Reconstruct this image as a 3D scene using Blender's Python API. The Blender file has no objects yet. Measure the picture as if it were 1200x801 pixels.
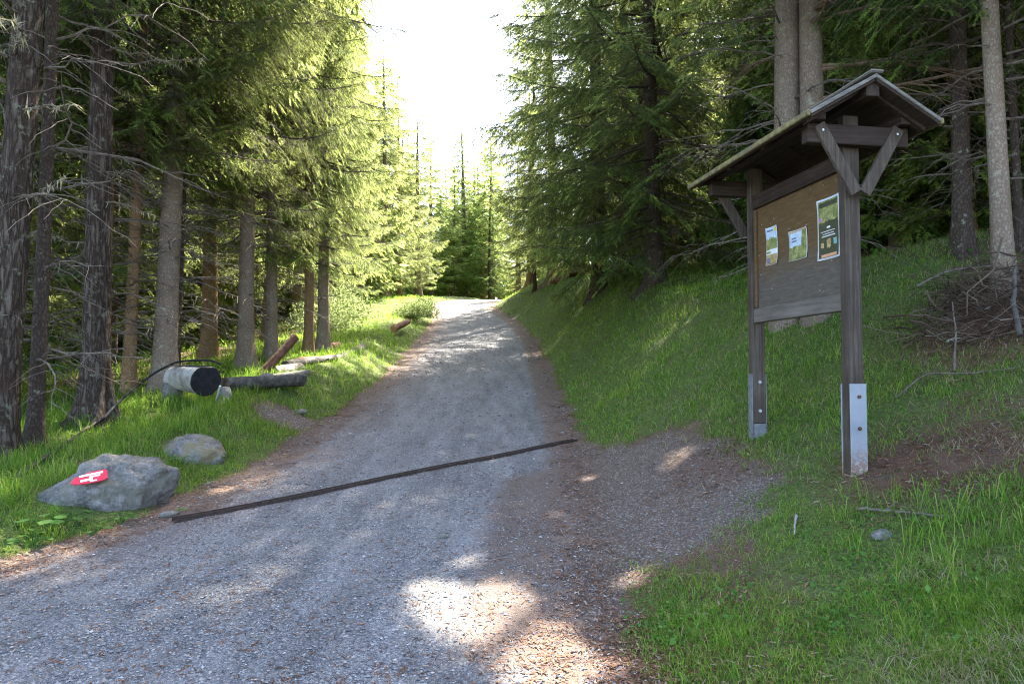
import bpy, math, random
import numpy as np
from mathutils import Vector, Matrix

random.seed(7)
RNG = np.random.default_rng(7)
SC = bpy.context.scene
import os
DBG = os.environ.get('DBG')
def dbg(*a):
    if DBG: print('DBG', *a)
COL = SC.collection
R = math.radians

# ------------------------------------------------------------------ basics
EYE = 1.6
FPX = 850.0
PITCH = R(2.42)
SUN_AZ, SUN_EL = R(24), R(50)
SUN_DIR = Vector((math.sin(SUN_AZ) * math.cos(SUN_EL), math.cos(SUN_AZ) * math.cos(SUN_EL), math.sin(SUN_EL)))

def tag(o, label=None, cat=None, group=None, kind=None):
    if label: o['label'] = label
    if cat: o['category'] = cat
    if group: o['group'] = group
    if kind: o['kind'] = kind
    return o

def empty(name, loc, rz=0.0):
    o = bpy.data.objects.new(name, None)
    COL.objects.link(o)
    o.location = loc
    o.rotation_euler = (0, 0, rz)
    o.empty_display_size = 0.3
    return o

def link(name, me, parent=None):
    o = bpy.data.objects.new(name, me)
    COL.objects.link(o)
    if parent is not None: o.parent = parent
    return o

def mesh_arrays(name, V, tris=None, quads=None, mats=(), tri_mat=None, quad_mat=None, smooth=False):
    """numpy arrays -> mesh"""
    V = np.asarray(V, dtype=np.float32).reshape(-1, 3)
    T = np.zeros((0, 3), np.int32) if tris is None else np.asarray(tris, np.int32).reshape(-1, 3)
    Q = np.zeros((0, 4), np.int32) if quads is None else np.asarray(quads, np.int32).reshape(-1, 4)
    me = bpy.data.meshes.new(name)
    me.vertices.add(len(V)); me.vertices.foreach_set('co', V.ravel())
    nl = T.size + Q.size
    me.loops.add(nl)
    me.loops.foreach_set('vertex_index', np.concatenate([T.ravel(), Q.ravel()]))
    me.polygons.add(len(T) + len(Q))
    st = np.concatenate([np.arange(len(T)) * 3, T.size + np.arange(len(Q)) * 4]).astype(np.int32)
    me.polygons.foreach_set('loop_start', st)
    for m in mats: me.materials.append(m)
    if tri_mat is not None or quad_mat is not None:
        tm = np.zeros(len(T), np.int32) if tri_mat is None else np.broadcast_to(np.asarray(tri_mat, np.int32), (len(T),))
        qm = np.zeros(len(Q), np.int32) if quad_mat is None else np.broadcast_to(np.asarray(quad_mat, np.int32), (len(Q),))
        me.polygons.foreach_set('material_index', np.concatenate([tm, qm]).astype(np.int32))
    me.polygons.foreach_set('use_smooth', np.full(len(T) + len(Q), bool(smooth)))
    me.update(calc_edges=True)
    return me

def set_attr(me, name, vals):
    a = me.attributes.new(name, 'FLOAT', 'POINT')
    a.data.foreach_set('value', np.asarray(vals, np.float32))

# ------------------------------------------------------------------ noise
def _h(ix, iy, iz, seed):
    n = (ix.astype(np.int64) * 374761393 + iy.astype(np.int64) * 668265263 + iz.astype(np.int64) * 2147483647 + seed * 1274126177) & 0xffffffff
    n = ((n ^ (n >> 13)) * 1274126177) & 0xffffffff
    n = ((n ^ (n >> 16)) * 2246822519) & 0xffffffff
    return ((n ^ (n >> 15)) & 0xffffff) / float(0xffffff)

def vnoise(x, y, z=None, seed=0):
    x = np.asarray(x, float); y = np.asarray(y, float)
    z = np.zeros_like(x) if z is None else np.asarray(z, float)
    x, y, z = np.broadcast_arrays(x, y, z)
    ix, iy, iz = np.floor(x), np.floor(y), np.floor(z)
    fx, fy, fz = x - ix, y - iy, z - iz
    fx, fy, fz = [f * f * (3 - 2 * f) for f in (fx, fy, fz)]
    r = 0
    for dx in (0, 1):
        for dy in (0, 1):
            for dz in (0, 1):
                w = (fx if dx else 1 - fx) * (fy if dy else 1 - fy) * (fz if dz else 1 - fz)
                r = r + w * _h(ix + dx, iy + dy, iz + dz, seed)
    return r * 2 - 1

def fbm(x, y, z=None, seed=0, octv=3):
    r = 0; a = 1.0; f = 1.0
    for k in range(octv):
        r = r + a * vnoise(np.asarray(x) * f, np.asarray(y) * f, None if z is None else np.asarray(z) * f, seed + k)
        a *= .5; f *= 2.03
    return r / 1.75

def sstep(a, b, x):
    t = np.clip((np.asarray(x, float) - a) / (b - a), 0, 1)
    return t * t * (3 - 2 * t)

# ------------------------------------------------------------------ terrain functions
def smooth_table(pts, sig=1.2):
    p = np.array(pts, float)
    g = np.arange(-40, 140, .25)
    v = np.interp(g, p[:, 0], p[:, 1])
    k = np.exp(-.5 * (np.arange(-20, 21) * .25 / sig) ** 2); k /= k.sum()
    vp = np.pad(v, 20, mode='edge')
    s = np.convolve(vp, k, 'valid')
    return lambda y: np.interp(y, g, s)

z_road = smooth_table([(-40, -2.4), (-5, -.4), (0, -.17), (3.7, 0.0), (7, .33), (11, .77), (15, 1.35), (24.5, 2.64), (31, 3.8),
                       (36, 4.78), (40, 5.45), (46, 6.22), (52, 6.8), (60, 7.0), (80, 7.0), (140, 6)], 1.5)
x_left = smooth_table([(-40, -16), (-6, -8.5), (0, -6.0), (3.5, -4.9), (5.2, -3.8), (6.4, -3.05), (8.5, -2.85), (11, -2.75), (15, -2.6), (24.5, -3.0),
                       (31, -3.2), (36, -3.6), (40, -4.1), (46, -3.6), (52, -1.2), (56, 2), (60, 6), (80, 26), (140, 80)], .7)
x_right = smooth_table([(-40, -8), (-6, -.9), (0, 0.1), (3.7, .43), (6, .5), (8.9, .75), (11, .8), (15, .72), (24.5, .65), (31, 0.0), (36, -1.1), (41, -1.15),
                        (46, -.3), (52, 3), (56, 7), (60, 12), (80, 32), (140, 90)], .7)
s_right = smooth_table([(-40, .30), (5.0, .31), (6.8, .40), (10, .66), (14, .84), (26, .86), (34, .72), (42, .5), (60, .35), (140, .3)], .8)
b_left = smooth_table([(-40, .0), (5, .06), (7, .16), (9, .36), (12, .42), (30, .45), (36, .5), (42, .25), (140, .1)], .8)

def ground_z(x, y):
    x = np.asarray(x, float); y = np.asarray(y, float)
    base = z_road(y)
    dr = x - x_right(y); dl = x_left(y) - x
    s = s_right(y)
    d = np.maximum(dr - .1, 0)
    D0 = 4.3 - 1.75 * sstep(9, 13, y)
    soft = np.where(d < .5, d * d, d - .25)
    D0s = D0 - .25
    up = np.where(soft < D0s, s * soft, s * D0s + (.24) * (soft - D0s))
    far = np.clip(d - 18, 0, None)
    up = up + .12 * far
    l = np.maximum(dl - .1, 0)
    lf = b_left(y) * sstep(0, 1.3, l) - .10 * np.clip(l - 3.0, 0, 8) - .28 * np.clip(l - 11, 0, 30)
    off = sstep(.0, .8, np.maximum(dr, dl))
    n = .07 * fbm(x * .8, y * .8, seed=3) + .025 * fbm(x * 3.1, y * 3.1, seed=11)
    on = .012 * fbm(x * 1.1, y * .7, seed=5)
    # wheel tracks / crown of the road
    w = np.maximum(x_right(y) - x_left(y), .5)
    u = (x - x_left(y)) / w
    track = -.015 * np.exp(-((u - .27) / .1) ** 2) - .015 * np.exp(-((u - .75) / .1) ** 2)
    return base + up + lf + n * off + (on + track) * (1 - off)

def ray(px, py):
    a = (px - 600) / FPX; v = (400.5 - py) / FPX
    return np.array([a, math.cos(PITCH) - math.sin(PITCH) * v, math.sin(PITCH) + math.cos(PITCH) * v])

def at(px, py, Y):
    """point seen at a picture position, at the given distance ahead"""
    d = ray(px, py)
    p = d * (Y / d[1]); p[2] += EYE
    return p

def onground(px, py):
    d = ray(px, py); d = d / d[1]
    ys = np.concatenate([np.arange(2.0, 20, .02), np.arange(20, 95, .1)])
    zz = EYE + d[2] * ys - ground_z(d[0] * ys, ys)
    i = int(np.argmax(zz < 0)) if (zz < 0).any() else len(ys) - 1
    Y = ys[i]
    return np.array([d[0] * Y, Y, float(ground_z(d[0] * Y, Y))])

def gz(x, y): return float(ground_z(x, y))

# ------------------------------------------------------------------ materials
class NT:
    def __init__(s, name):
        s.m = bpy.data.materials.new(name); s.m.use_nodes = True
        s.t = s.m.node_tree; s.t.nodes.clear()
        s.out = s.n('ShaderNodeOutputMaterial')
    def n(s, typ, **kw):
        nd = s.t.nodes.new(typ)
        for k, v in kw.items():
            if k[0] == '_': setattr(nd, k[1:], v)
            else: nd.inputs[k.replace('__', ' ')].default_value = v
        return nd
    def l(s, a, b): s.t.links.new(a, b)
    def coord(s, scale=(1, 1, 1), kind='Object', rot=(0, 0, 0)):
        c = s.n('ShaderNodeTexCoord'); mp = s.n('ShaderNodeMapping')
        mp.inputs['Scale'].default_value = scale; mp.inputs['Rotation'].default_value = rot
        s.l(c.outputs[kind], mp.inputs['Vector']); return mp.outputs[0]
    def noise(s, vec, scale, detail=4, rough=.6, dist=0):
        nd = s.n('ShaderNodeTexNoise'); nd.inputs['Scale'].default_value = scale; nd.inputs['Detail'].default_value = detail
        nd.inputs['Roughness'].default_value = rough; nd.inputs['Distortion'].default_value = dist
        if vec is not None: s.l(vec, nd.inputs['Vector'])
        return nd.outputs['Fac']
    def voro(s, vec, scale, out='Distance', feat='F1', rnd=1):
        nd = s.n('ShaderNodeTexVoronoi'); nd.feature = feat; nd.inputs['Scale'].default_value = scale
        nd.inputs['Randomness'].default_value = rnd
        if vec is not None: s.l(vec, nd.inputs['Vector'])
        return nd.outputs[out]
    def ramp(s, fac, stops, interp='LINEAR'):
        nd = s.n('ShaderNodeValToRGB'); cr = nd.color_ramp; cr.interpolation = interp
        while len(cr.elements) < len(stops): cr.elements.new(.5)
        for e, (p, c) in zip(cr.elements, stops):
            e.position = p; e.color = (c if len(c) == 4 else (*c, 1)) if not isinstance(c, (int, float)) else (c, c, c, 1)
        s.l(fac, nd.inputs[0]); return nd.outputs[0]
    def mix(s, fac, a, b, mode='MIX'):
        nd = s.n('ShaderNodeMix'); nd.data_type = 'RGBA'; nd.blend_type = mode
        for v, i in ((fac, 0), (a, 6), (b, 7)):
            if isinstance(v, (int, float)): nd.inputs[i].default_value = v
            elif isinstance(v, tuple): nd.inputs[i].default_value = (*v, 1)
            else: s.l(v, nd.inputs[i])
        return nd.outputs[2]
    def math(s, op, a, b=0.0, clamp=False):
        nd = s.n('ShaderNodeMath'); nd.operation = op; nd.use_clamp = clamp
        for i, v in enumerate((a, b)):
            if isinstance(v, (int, float)): nd.inputs[i].default_value = v
            else: s.l(v, nd.inputs[i])
        return nd.outputs[0]
    def attr(s, name):
        nd = s.n('ShaderNodeAttribute'); nd.attribute_name = name; return nd.outputs['Fac']
    def island(s):
        return s.n('ShaderNodeNewGeometry').outputs['Random Per Island']
    def objrand(s):
        return s.n('ShaderNodeObjectInfo').outputs['Random']
    def bump(s, h, strength=.5, dist=.02, normal=None):
        nd = s.n('ShaderNodeBump'); nd.inputs['Strength'].default_value = strength; nd.inputs['Distance'].default_value = dist
        s.l(h, nd.inputs['Height'])
        if normal is not None: s.l(normal, nd.inputs['Normal'])
        return nd.outputs[0]
    def pbr(s, col, rough=.85, normal=None, metal=0, spec=.3):
        p = s.n('ShaderNodeBsdfPrincipled')
        if isinstance(col, tuple): p.inputs['Base Color'].default_value = (*col, 1)
        else: s.l(col, p.inputs['Base Color'])
        if isinstance(rough, (int, float)): p.inputs['Roughness'].default_value = rough
        else: s.l(rough, p.inputs['Roughness'])
        p.inputs['Metallic'].default_value = metal
        p.inputs['Specular IOR Level'].default_value = spec
        if normal is not None: s.l(normal, p.inputs['Normal'])
        s.l(p.outputs[0], s.out.inputs['Surface']); return s.m
    def leaf(s, col, tcol, trans=.4, gloss=.04):
        d = s.n('ShaderNodeBsdfDiffuse'); t = s.n('ShaderNodeBsdfTranslucent'); g = s.n('ShaderNodeBsdfGlossy')
        g.inputs['Roughness'].default_value = .45; g.inputs['Color'].default_value = (.9, .9, .9, 1)
        s.l(col, d.inputs['Color']); s.l(tcol, t.inputs['Color'])
        m1 = s.n('ShaderNodeMixShader'); m1.inputs[0].default_value = trans
        s.l(d.outputs[0], m1.inputs[1]); s.l(t.outputs[0], m1.inputs[2])
        m2 = s.n('ShaderNodeMixShader'); m2.inputs[0].default_value = gloss
        s.l(m1.outputs[0], m2.inputs[1]); s.l(g.outputs[0], m2.inputs[2])
        s.l(m2.outputs[0], s.out.inputs['Surface']); return s.m

def mat_needles(name, dark, light, tr, trans=.42):
    t = NT(name)
    v = t.coord(kind='Object')
    n = t.noise(v, 1.3, 2)
    r = t.math('ADD', t.math('MULTIPLY', t.island(), .55), t.math('MULTIPLY', n, .5))
    c = t.ramp(r, [(.15, dark), (.85, light)])
    o = t.objrand()
    hs = t.n('ShaderNodeHueSaturation')
    t.l(t.math('ADD', t.math('MULTIPLY', o, .05), .475), hs.inputs['Hue'])
    t.l(t.math('ADD', t.math('MULTIPLY', o, .35), .83), hs.inputs['Value'])
    t.l(c, hs.inputs['Color'])
    tc = t.mix(.75, hs.outputs[0], tr)
    return t.leaf(hs.outputs[0], tc, trans, .012)

M = {}
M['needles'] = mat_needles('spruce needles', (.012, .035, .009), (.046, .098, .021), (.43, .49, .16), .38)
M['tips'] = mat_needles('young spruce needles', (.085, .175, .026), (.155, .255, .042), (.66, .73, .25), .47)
M['larch'] = mat_needles('larch and sunlit crest needles', (.10, .18, .045), (.18, .28, .075), (.66, .74, .26), .55)  # larch green, lightened so the crest trees' shaded side looks sunlit

def mat_bark(name, c1, c2, c3, sx=14, sz=3.2, bump=.8, lichen=0.0, dist=.03):
    t = NT(name)
    v0 = t.coord((sx, sx, sz)); dn_ = t.n('ShaderNodeTexNoise'); dn_.inputs['Scale'].default_value = .9; dn_.inputs['Detail'].default_value = 5; dn_.inputs['Roughness'].default_value = .65
    t.l(v0, dn_.inputs['Vector']); va = t.n('ShaderNodeVectorMath'); va.operation = 'MULTIPLY_ADD'; va.inputs[1].default_value = (2.2, 2.2, 2.2)
    t.l(dn_.outputs['Color'], va.inputs[0]); t.l(v0, va.inputs[2]); v = va.outputs[0]
    vd = t.voro(v, 1.0, feat='DISTANCE_TO_EDGE')
    n1 = t.noise(v, 1.6, 6, .7, .6)
    n2 = t.noise(t.coord((1, 1, .5)), 2.2, 3)
    fine = t.noise(t.coord((1, 1, .6)), 60, 3)
    h = t.math('ADD', t.math('MULTIPLY', t.math('MINIMUM', vd, .35), 1.6), t.math('MULTIPLY', n1, .8))
    h = t.math('ADD', h, t.math('MULTIPLY', fine, .25))
    c = t.ramp(h, [(.28, c1), (.7, c2), (1.0, c3)])
    c = t.mix(t.math('MULTIPLY', n2, .55), c, t.mix(1.0, c, (.55, .5, .45), 'MULTIPLY'))
    if lichen > 0:
        ln = t.ramp(t.noise(t.coord((1, 1, 1)), 9, 5, .7), [(.62 - lichen * .2, 0.0), (.70 - lichen * .15, 1.0)])
        c = t.mix(t.math('MULTIPLY', ln, .75), c, (.30, .31, .22))
    hs = t.n('ShaderNodeHueSaturation'); t.l(c, hs.inputs['Color'])
    t.l(t.math('ADD', t.math('MULTIPLY', t.objrand(), .5), .75), hs.inputs['Value'])
    return t.pbr(hs.outputs[0], .9, t.bump(h, bump, dist), spec=.15)

M['bark_spruce'] = mat_bark('grey brown spruce bark', (.130, .088, .060), (.215, .160, .115), (.30, .24, .185), 34, 20, .5, .25, .012)
M['bark_warm_lit'] = mat_bark('warm lit brown spruce bark', (.15, .082, .036), (.27, .160, .078), (.37, .25, .14), 34, 20, .5, .1, .012)  # brown bark made more orange, the warm light on the trunks painted in
M['bark_furrow'] = mat_bark('furrowed larch bark', (.014, .010, .008), (.100, .070, .051), (.20, .16, .128), 17, 3.0, 1.0, .2, .05)
M['bark_dark'] = mat_bark('dark spruce bark', (.036, .026, .02), (.075, .053, .040), (.125, .095, .072), 32, 16, .6, .15, .015)

def mat_simple(name, c1, c2, scale=8, rough=.85, bump=.3, dist=.01, stretch=(1, 1, 1), c3=None, metal=0):
    t = NT(name); v = t.coord(stretch)
    n = t.noise(v, scale, 6, .65)
    st = [(.32, c1), (.68, c2)] if c3 is None else [(.3, c1), (.55, c2), (.75, c3)]
    return t.pbr(t.ramp(n, st), rough, t.bump(n, bump, dist), metal)

def mat_island(name, stops, rough=.9, trans=None, broad=0):
    t = NT(name); c = t.ramp(t.island(), stops)
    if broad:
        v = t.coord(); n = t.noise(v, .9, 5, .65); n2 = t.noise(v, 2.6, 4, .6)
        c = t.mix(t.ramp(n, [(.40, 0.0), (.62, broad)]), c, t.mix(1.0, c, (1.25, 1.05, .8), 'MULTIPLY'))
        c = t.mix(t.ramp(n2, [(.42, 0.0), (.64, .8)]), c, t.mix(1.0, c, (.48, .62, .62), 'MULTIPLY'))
    if trans is None: return t.pbr(c, rough, None, spec=.2)
    tc = t.mix(.7, c, trans)
    return t.leaf(c, tc, .4, .012)

M['twig_wood'] = mat_simple('dead twig wood', (.075, .055, .042), (.20, .165, .13), 14)
M['brush_wood'] = mat_island('brown brushwood', [(0, (.035, .022, .015)), (.6, (.11, .072, .048)), (.9, (.19, .14, .10)), (1, (.28, .235, .19))])
M['branch_wood'] = mat_simple('branch bark', (.05, .036, .027), (.13, .095, .07), 14)
M['larch_wood'] = mat_simple('reddish branch bark', (.11, .062, .036), (.24, .16, .105), 14)
M['lichen'] = mat_island('hanging beard lichen', [(0, (.22, .21, .13)), (1, (.42, .39, .25))], trans=(.5, .48, .28))
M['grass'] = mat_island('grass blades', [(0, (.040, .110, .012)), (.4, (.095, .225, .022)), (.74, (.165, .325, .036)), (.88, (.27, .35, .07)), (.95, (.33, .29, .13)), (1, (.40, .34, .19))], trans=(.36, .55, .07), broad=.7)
M['straw'] = mat_island('dry grass', [(0, (.22, .165, .085)), (.6, (.36, .29, .17)), (1, (.46, .40, .26))], trans=(.4, .33, .18))
M['clover'] = mat_island('low leaves', [(0, (.045, .125, .022)), (.7, (.09, .215, .035)), (1, (.15, .28, .05))], trans=(.2, .4, .05))
M['stones'] = mat_island('gravel stones', [(0, (.10, .10, .105)), (.45, (.20, .20, .205)), (.8, (.30, .295, .285)), (.95, (.34, .32, .295)), (1, (.50, .49, .475))])
M['litter'] = mat_island('fallen needles', [(0, (.075, .035, .018)), (.5, (.17, .080, .042)), (.85, (.25, .14, .085)), (1, (.38, .30, .21))])

def mat_road():
    t = NT('gravel road'); v = t.coord()
    d1 = t.voro(v, 60); c1 = t.voro(v, 60, 'Color'); d2 = t.voro(v, 130); c2 = t.voro(v, 130, 'Color')
    sep = t.n('ShaderNodeSeparateColor'); t.l(c1, sep.inputs[0])
    sep2 = t.n('ShaderNodeSeparateColor'); t.l(c2, sep2.inputs[0])
    stops = [(0, (.080, .082, .087)), (.5, (.172, .174, .181)), (.82, (.285, .286, .29)), (.94, (.34, .31, .275)), (1, (.62, .61, .60))]
    g1 = t.ramp(sep.outputs[0], stops); g2 = t.ramp(sep2.outputs[0], stops)
    big = t.noise(v, 1.1, 4, .6)
    sel = t.ramp(t.noise(v, 7, 3), [(.42, 0.0), (.58, 1.0)])
    g = t.mix(sel, g1, g2)
    fine = t.noise(v, 260, 3)
    g = t.mix(.35, g, t.ramp(fine, [(.3, (.12, .12, .125)), (.7, (.27, .265, .26))]))
    gap = t.ramp(d1, [(.35, 1.0), (.75, .55)])
    g = t.mix(1.0, g, gap, 'MULTIPLY')
    dust = t.ramp(big, [(.42, 0.0), (.68, .40)])
    g = t.mix(dust, g, (.20, .198, .196))
    streak = t.noise(t.coord((1.6, .22, 1)), 2.0, 5, .65)
    g = t.mix(1.0, g, t.ramp(streak, [(.34, (.74, .74, .75)), (.5, (1.0, 1.0, 1.0)), (.66, (1.28, 1.28, 1.30))]), 'MULTIPLY')
    # earth and needles drifting in from the edges
    earth = t.ramp(t.noise(v, 90, 4, .7), [(.3, (.070, .048, .036)), (.55, (.15, .105, .080)), (.75, (.25, .20, .165))])
    a = t.attr('earth'); nn = t.math('ADD', t.math('MULTIPLY', t.noise(v, 4, 6, .7), .6), t.math('MULTIPLY', t.noise(v, 38, 4, .75), .4))
    f = t.ramp(t.math('ADD', a, t.math('MULTIPLY', t.math('SUBTRACT', nn, .5), 1.1)), [(.40, 0.0), (.66, 1.0)])
    c = t.mix(t.math('MULTIPLY', f, .8), g, earth)
    red = t.attr('needles'); rn = t.noise(v, 75, 3, .7)
    fr = t.math('MULTIPLY', red, t.ramp(t.math('ADD', t.math('MULTIPLY', nn, .5), t.math('MULTIPLY', rn, .6)), [(.50, 0.0), (.60, 1.0)]))
    c = t.mix(t.math('MULTIPLY', fr, .8), c, (.14, .065, .036))
    h = t.math('ADD', t.math('MULTIPLY', d1, -.6), t.math('ADD', t.math('MULTIPLY', d2, -.35), t.math('MULTIPLY', fine, .2)))
    return t.pbr(c, .9, t.bump(h, .9, .016), spec=.25)
M['road'] = mat_road()

def mat_ground():
    t = NT('forest ground'); v = t.coord()
    n1 = t.noise(v, 1.2, 6, .65); n2 = t.noise(v, 14, 5, .7); n3 = t.noise(v, 85, 3, .7)
    soil = t.ramp(n3, [(.34, (.028, .018, .012)), (.5, (.105, .070, .048)), (.66, (.24, .18, .13))])
    litter = t.ramp(t.noise(v, 130, 3, .75), [(.36, (.035, .018, .010)), (.52, (.13, .068, .038)), (.66, (.27, .175, .115))])
    c = t.mix(t.ramp(n2, [(.4, 0.0), (.6, 1.0)]), soil, litter)
    moss = t.ramp(t.noise(v, 40, 4, .7), [(.36, (.022, .045, .009)), (.54, (.080, .135, .025)), (.68, (.16, .21, .06))])
    fm = t.ramp(t.math('ADD', t.attr('green'), t.math('MULTIPLY', t.math('SUBTRACT', t.math('ADD', t.math('MULTIPLY', n1, .5), t.math('MULTIPLY', n2, .5)), .5), 1.4)), [(.35, 0.0), (.75, 1.0)])
    c = t.mix(t.math('MULTIPLY', fm, .78), c, moss)
    # trodden gravelly earth
    pv = t.voro(v, 75, 'Color'); sp = t.n('ShaderNodeSeparateColor'); t.l(pv, sp.inputs[0])
    grav = t.ramp(sp.outputs[0], [(0, (.085, .068, .06)), (.6, (.145, .115, .10)), (.88, (.24, .215, .195)), (1, (.5, .48, .45))])
    grav = t.mix(.5, grav, soil)
    fd = t.ramp(t.math('ADD', t.attr('dirt'), t.math('MULTIPLY', t.math('SUBTRACT', n2, .5), .8)), [(.35, 0.0), (.65, 1.0)])
    c = t.mix(fd, c, grav)
    fr = t.math('MULTIPLY', t.attr('needles'), t.ramp(t.math('ADD', t.math('MULTIPLY', n2, .6), t.math('MULTIPLY', n3, .5)), [(.48, 0.0), (.58, 1.0)]))
    c = t.mix(t.math('MULTIPLY', fr, .8), c, (.13, .062, .036))
    h = t.math('ADD', t.math('MULTIPLY', n2, .6), t.math('MULTIPLY', n3, .4))
    return t.pbr(c, .95, t.bump(h, .8, .03), spec=.15)
M['ground'] = mat_ground()

def mat_rock(name='lichened rock', lich=(.17, .16, .12)):
    t = NT(name); v = t.coord()
    n = t.noise(v, 3, 8, .72); f = t.noise(v, 30, 5, .75)
    c = t.ramp(t.math('ADD', t.math('MULTIPLY', n, .6), t.math('MULTIPLY', f, .5)), [(.36, (.045, .043, .040)), (.53, (.19, .18, .165)), (.68, (.38, .36, .33))])
    m = t.ramp(t.noise(v, 5, 5, .7), [(.46, 0.0), (.60, .85)])
    c = t.mix(m, c, lich)
    return t.pbr(c, .92, t.bump(t.math('ADD', n, t.math('MULTIPLY', f, .5)), 1.0, .05), spec=.2)
M['rock'] = mat_rock(); M['rock_tan'] = mat_rock('tan mossy rock', (.24, .195, .095))

def mat_planks(name, c1, c2, c3, axis=2, rough=.8, warm=None):
    t = NT(name)
    sc = [45, 45, 45]; sc[axis] = 1.6
    v = t.coord(tuple(sc))
    n = t.noise(v, 1.0, 6, .7, .4); b = t.noise(t.coord(), 2.3, 4)
    c = t.ramp(t.math('ADD', t.math('MULTIPLY', n, .7), t.math('MULTIPLY', b, .35)), [(.33, c1), (.55, c2), (.75, c3)])
    return t.pbr(c, rough, t.bump(n, .5, .006), spec=.2)
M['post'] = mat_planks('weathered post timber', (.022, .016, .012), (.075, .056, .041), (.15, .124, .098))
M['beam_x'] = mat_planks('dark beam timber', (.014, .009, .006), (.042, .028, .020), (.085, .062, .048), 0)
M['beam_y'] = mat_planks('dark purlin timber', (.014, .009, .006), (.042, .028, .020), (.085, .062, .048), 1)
M['rail'] = mat_planks('grey rail timber', (.07, .058, .048), (.15, .128, .106), (.22, .19, .16), 1)
M['roofboard'] = mat_planks('weathered roof boards', (.07, .062, .052), (.17, .155, .13), (.26, .24, .20), 0)

def mat_edge():
    t = NT('mossy roof edge'); v = t.coord()
    n = t.noise(v, 14, 5, .7)
    c = t.ramp(n, [(.35, (.10, .085, .055)), (.55, (.20, .165, .07)), (.7, (.28, .25, .10))])
    return t.pbr(c, .9, t.bump(n, .6, .01))
M['roof_edge'] = mat_edge()

def mat_panel():
    t = NT('stained plywood'); v = t.coord((1, 1.3, 11)); o = t.coord()
    n = t.noise(v, 5, 6, .7, .5); b = t.noise(o, 3, 5, .65)
    sx = t.n('ShaderNodeSeparateXYZ'); t.l(o, sx.inputs[0])
    hgt = t.math('ADD', sx.outputs[2], t.math('MULTIPLY', t.math('SUBTRACT', b, .5), .35))
    warm = t.ramp(n, [(.28, (.085, .048, .020)), (.55, (.135, .080, .035)), (.8, (.20, .13, .065))])
    grey = t.ramp(n, [(.28, (.070, .056, .042)), (.55, (.115, .096, .075)), (.8, (.165, .142, .115))])
    f = t.ramp(hgt, [(.27, 0.0), (.50, 1.0)])
    c = t.mix(f, grey, warm)
    return t.pbr(c, .75, t.bump(n, .10, .003), spec=.2)
M['panel'] = mat_panel()

def mat_steel():
    t = NT('rust spotted galvanised steel'); o = t.coord()
    sx = t.n('ShaderNodeSeparateXYZ'); t.l(o, sx.inputs[0])
    n = t.noise(o, 22, 6, .75); n2 = t.noise(o, 4, 3)
    r = t.math('ADD', t.math('MULTIPLY', sx.outputs[2], -.9), n)
    f = t.ramp(r, [(.30, 0.0), (.44, .9)])
    c = t.mix(f, t.ramp(n2, [(.3, (.235, .255, .275)), (.7, (.33, .35, .37))]), t.ramp(n, [(.36, (.10, .042, .02)), (.52, (.26, .13, .065)), (.62, (.38, .35, .32))]))
    return t.pbr(c, .5, t.bump(n, .1, .003), .15, .5)
M['steel'] = mat_steel()
M['old_steel'] = mat_simple('dull grey steel', (.09, .092, .092), (.17, .172, .168), 18, .6, .2, .005, (1, 1, 1), (.22, .19, .155))
M['rust'] = mat_simple('rusted iron', (.045, .022, .014), (.17, .075, .035), 40, .8)
M['dark_iron'] = mat_simple('dark channel iron', (.026, .017, .013), (.075, .050, .038), 25, .7)
M['zinc'] = mat_simple('zinc bolt', (.35, .36, .37), (.55, .56, .57), 30, .4, metal=.6)
M['hose'] = mat_simple('black plastic hose', (.008, .009, .011), (.016, .018, .022), 20, .85, .05)
M['paper'] = mat_simple('white paper', (.70, .71, .70), (.80, .80, .79), 3, .6, .03)
M['red_plate'] = mat_simple('red enamel plate', (.50, .025, .05), (.62, .05, .085), 12, .45, .05)
M['white_paint'] = mat_simple('white paint', (.68, .70, .72), (.82, .83, .84), 14, .5, .05)
M['yellow_paint'] = mat_simple('yellow paint', (.60, .40, .03), (.75, .52, .05), 14, .6, .05)
M['charred'] = mat_simple('blackened end grain', (.006, .006, .007), (.022, .020, .021), 14, .85, .5, .02)
M['bleached'] = mat_simple('bleached bare log', (.17, .145, .115), (.46, .43, .38), 5, .85, .5, .02, (1, 1, 1), (.62, .60, .56))
M['sawn'] = mat_simple('sawn wood end', (.30, .15, .06), (.50, .29, .13), 12, .8, .2)
M['greylog'] = mat_simple('grey old log', (.035, .028, .022), (.11, .095, .08), 10, .9, .7, .03, (1, 1, 1), (.22, .20, .175))
M['redlog'] = mat_simple('reddish bark log', (.06, .026, .016), (.17, .078, .05), 10, .9, .7, .03, (1, 1, 1), (.25, .14, .10))
M['rootmass'] = mat_simple('dark root mass', (.012, .008, .006), (.045, .028, .02), 12, .95, 1.0, .06, (1, 1, .4), (.10, .065, .045))
M['birchlog'] = mat_simple('peeling pale log', (.08, .055, .04), (.30, .26, .215), 9, .9, .6, .02, (1, 1, 1), (.50, .47, .42))
M['weed'] = mat_island('broad weed leaves', [(0, (.05, .12, .03)), (1, (.11, .21, .06))], trans=(.2, .4, .08))

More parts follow.
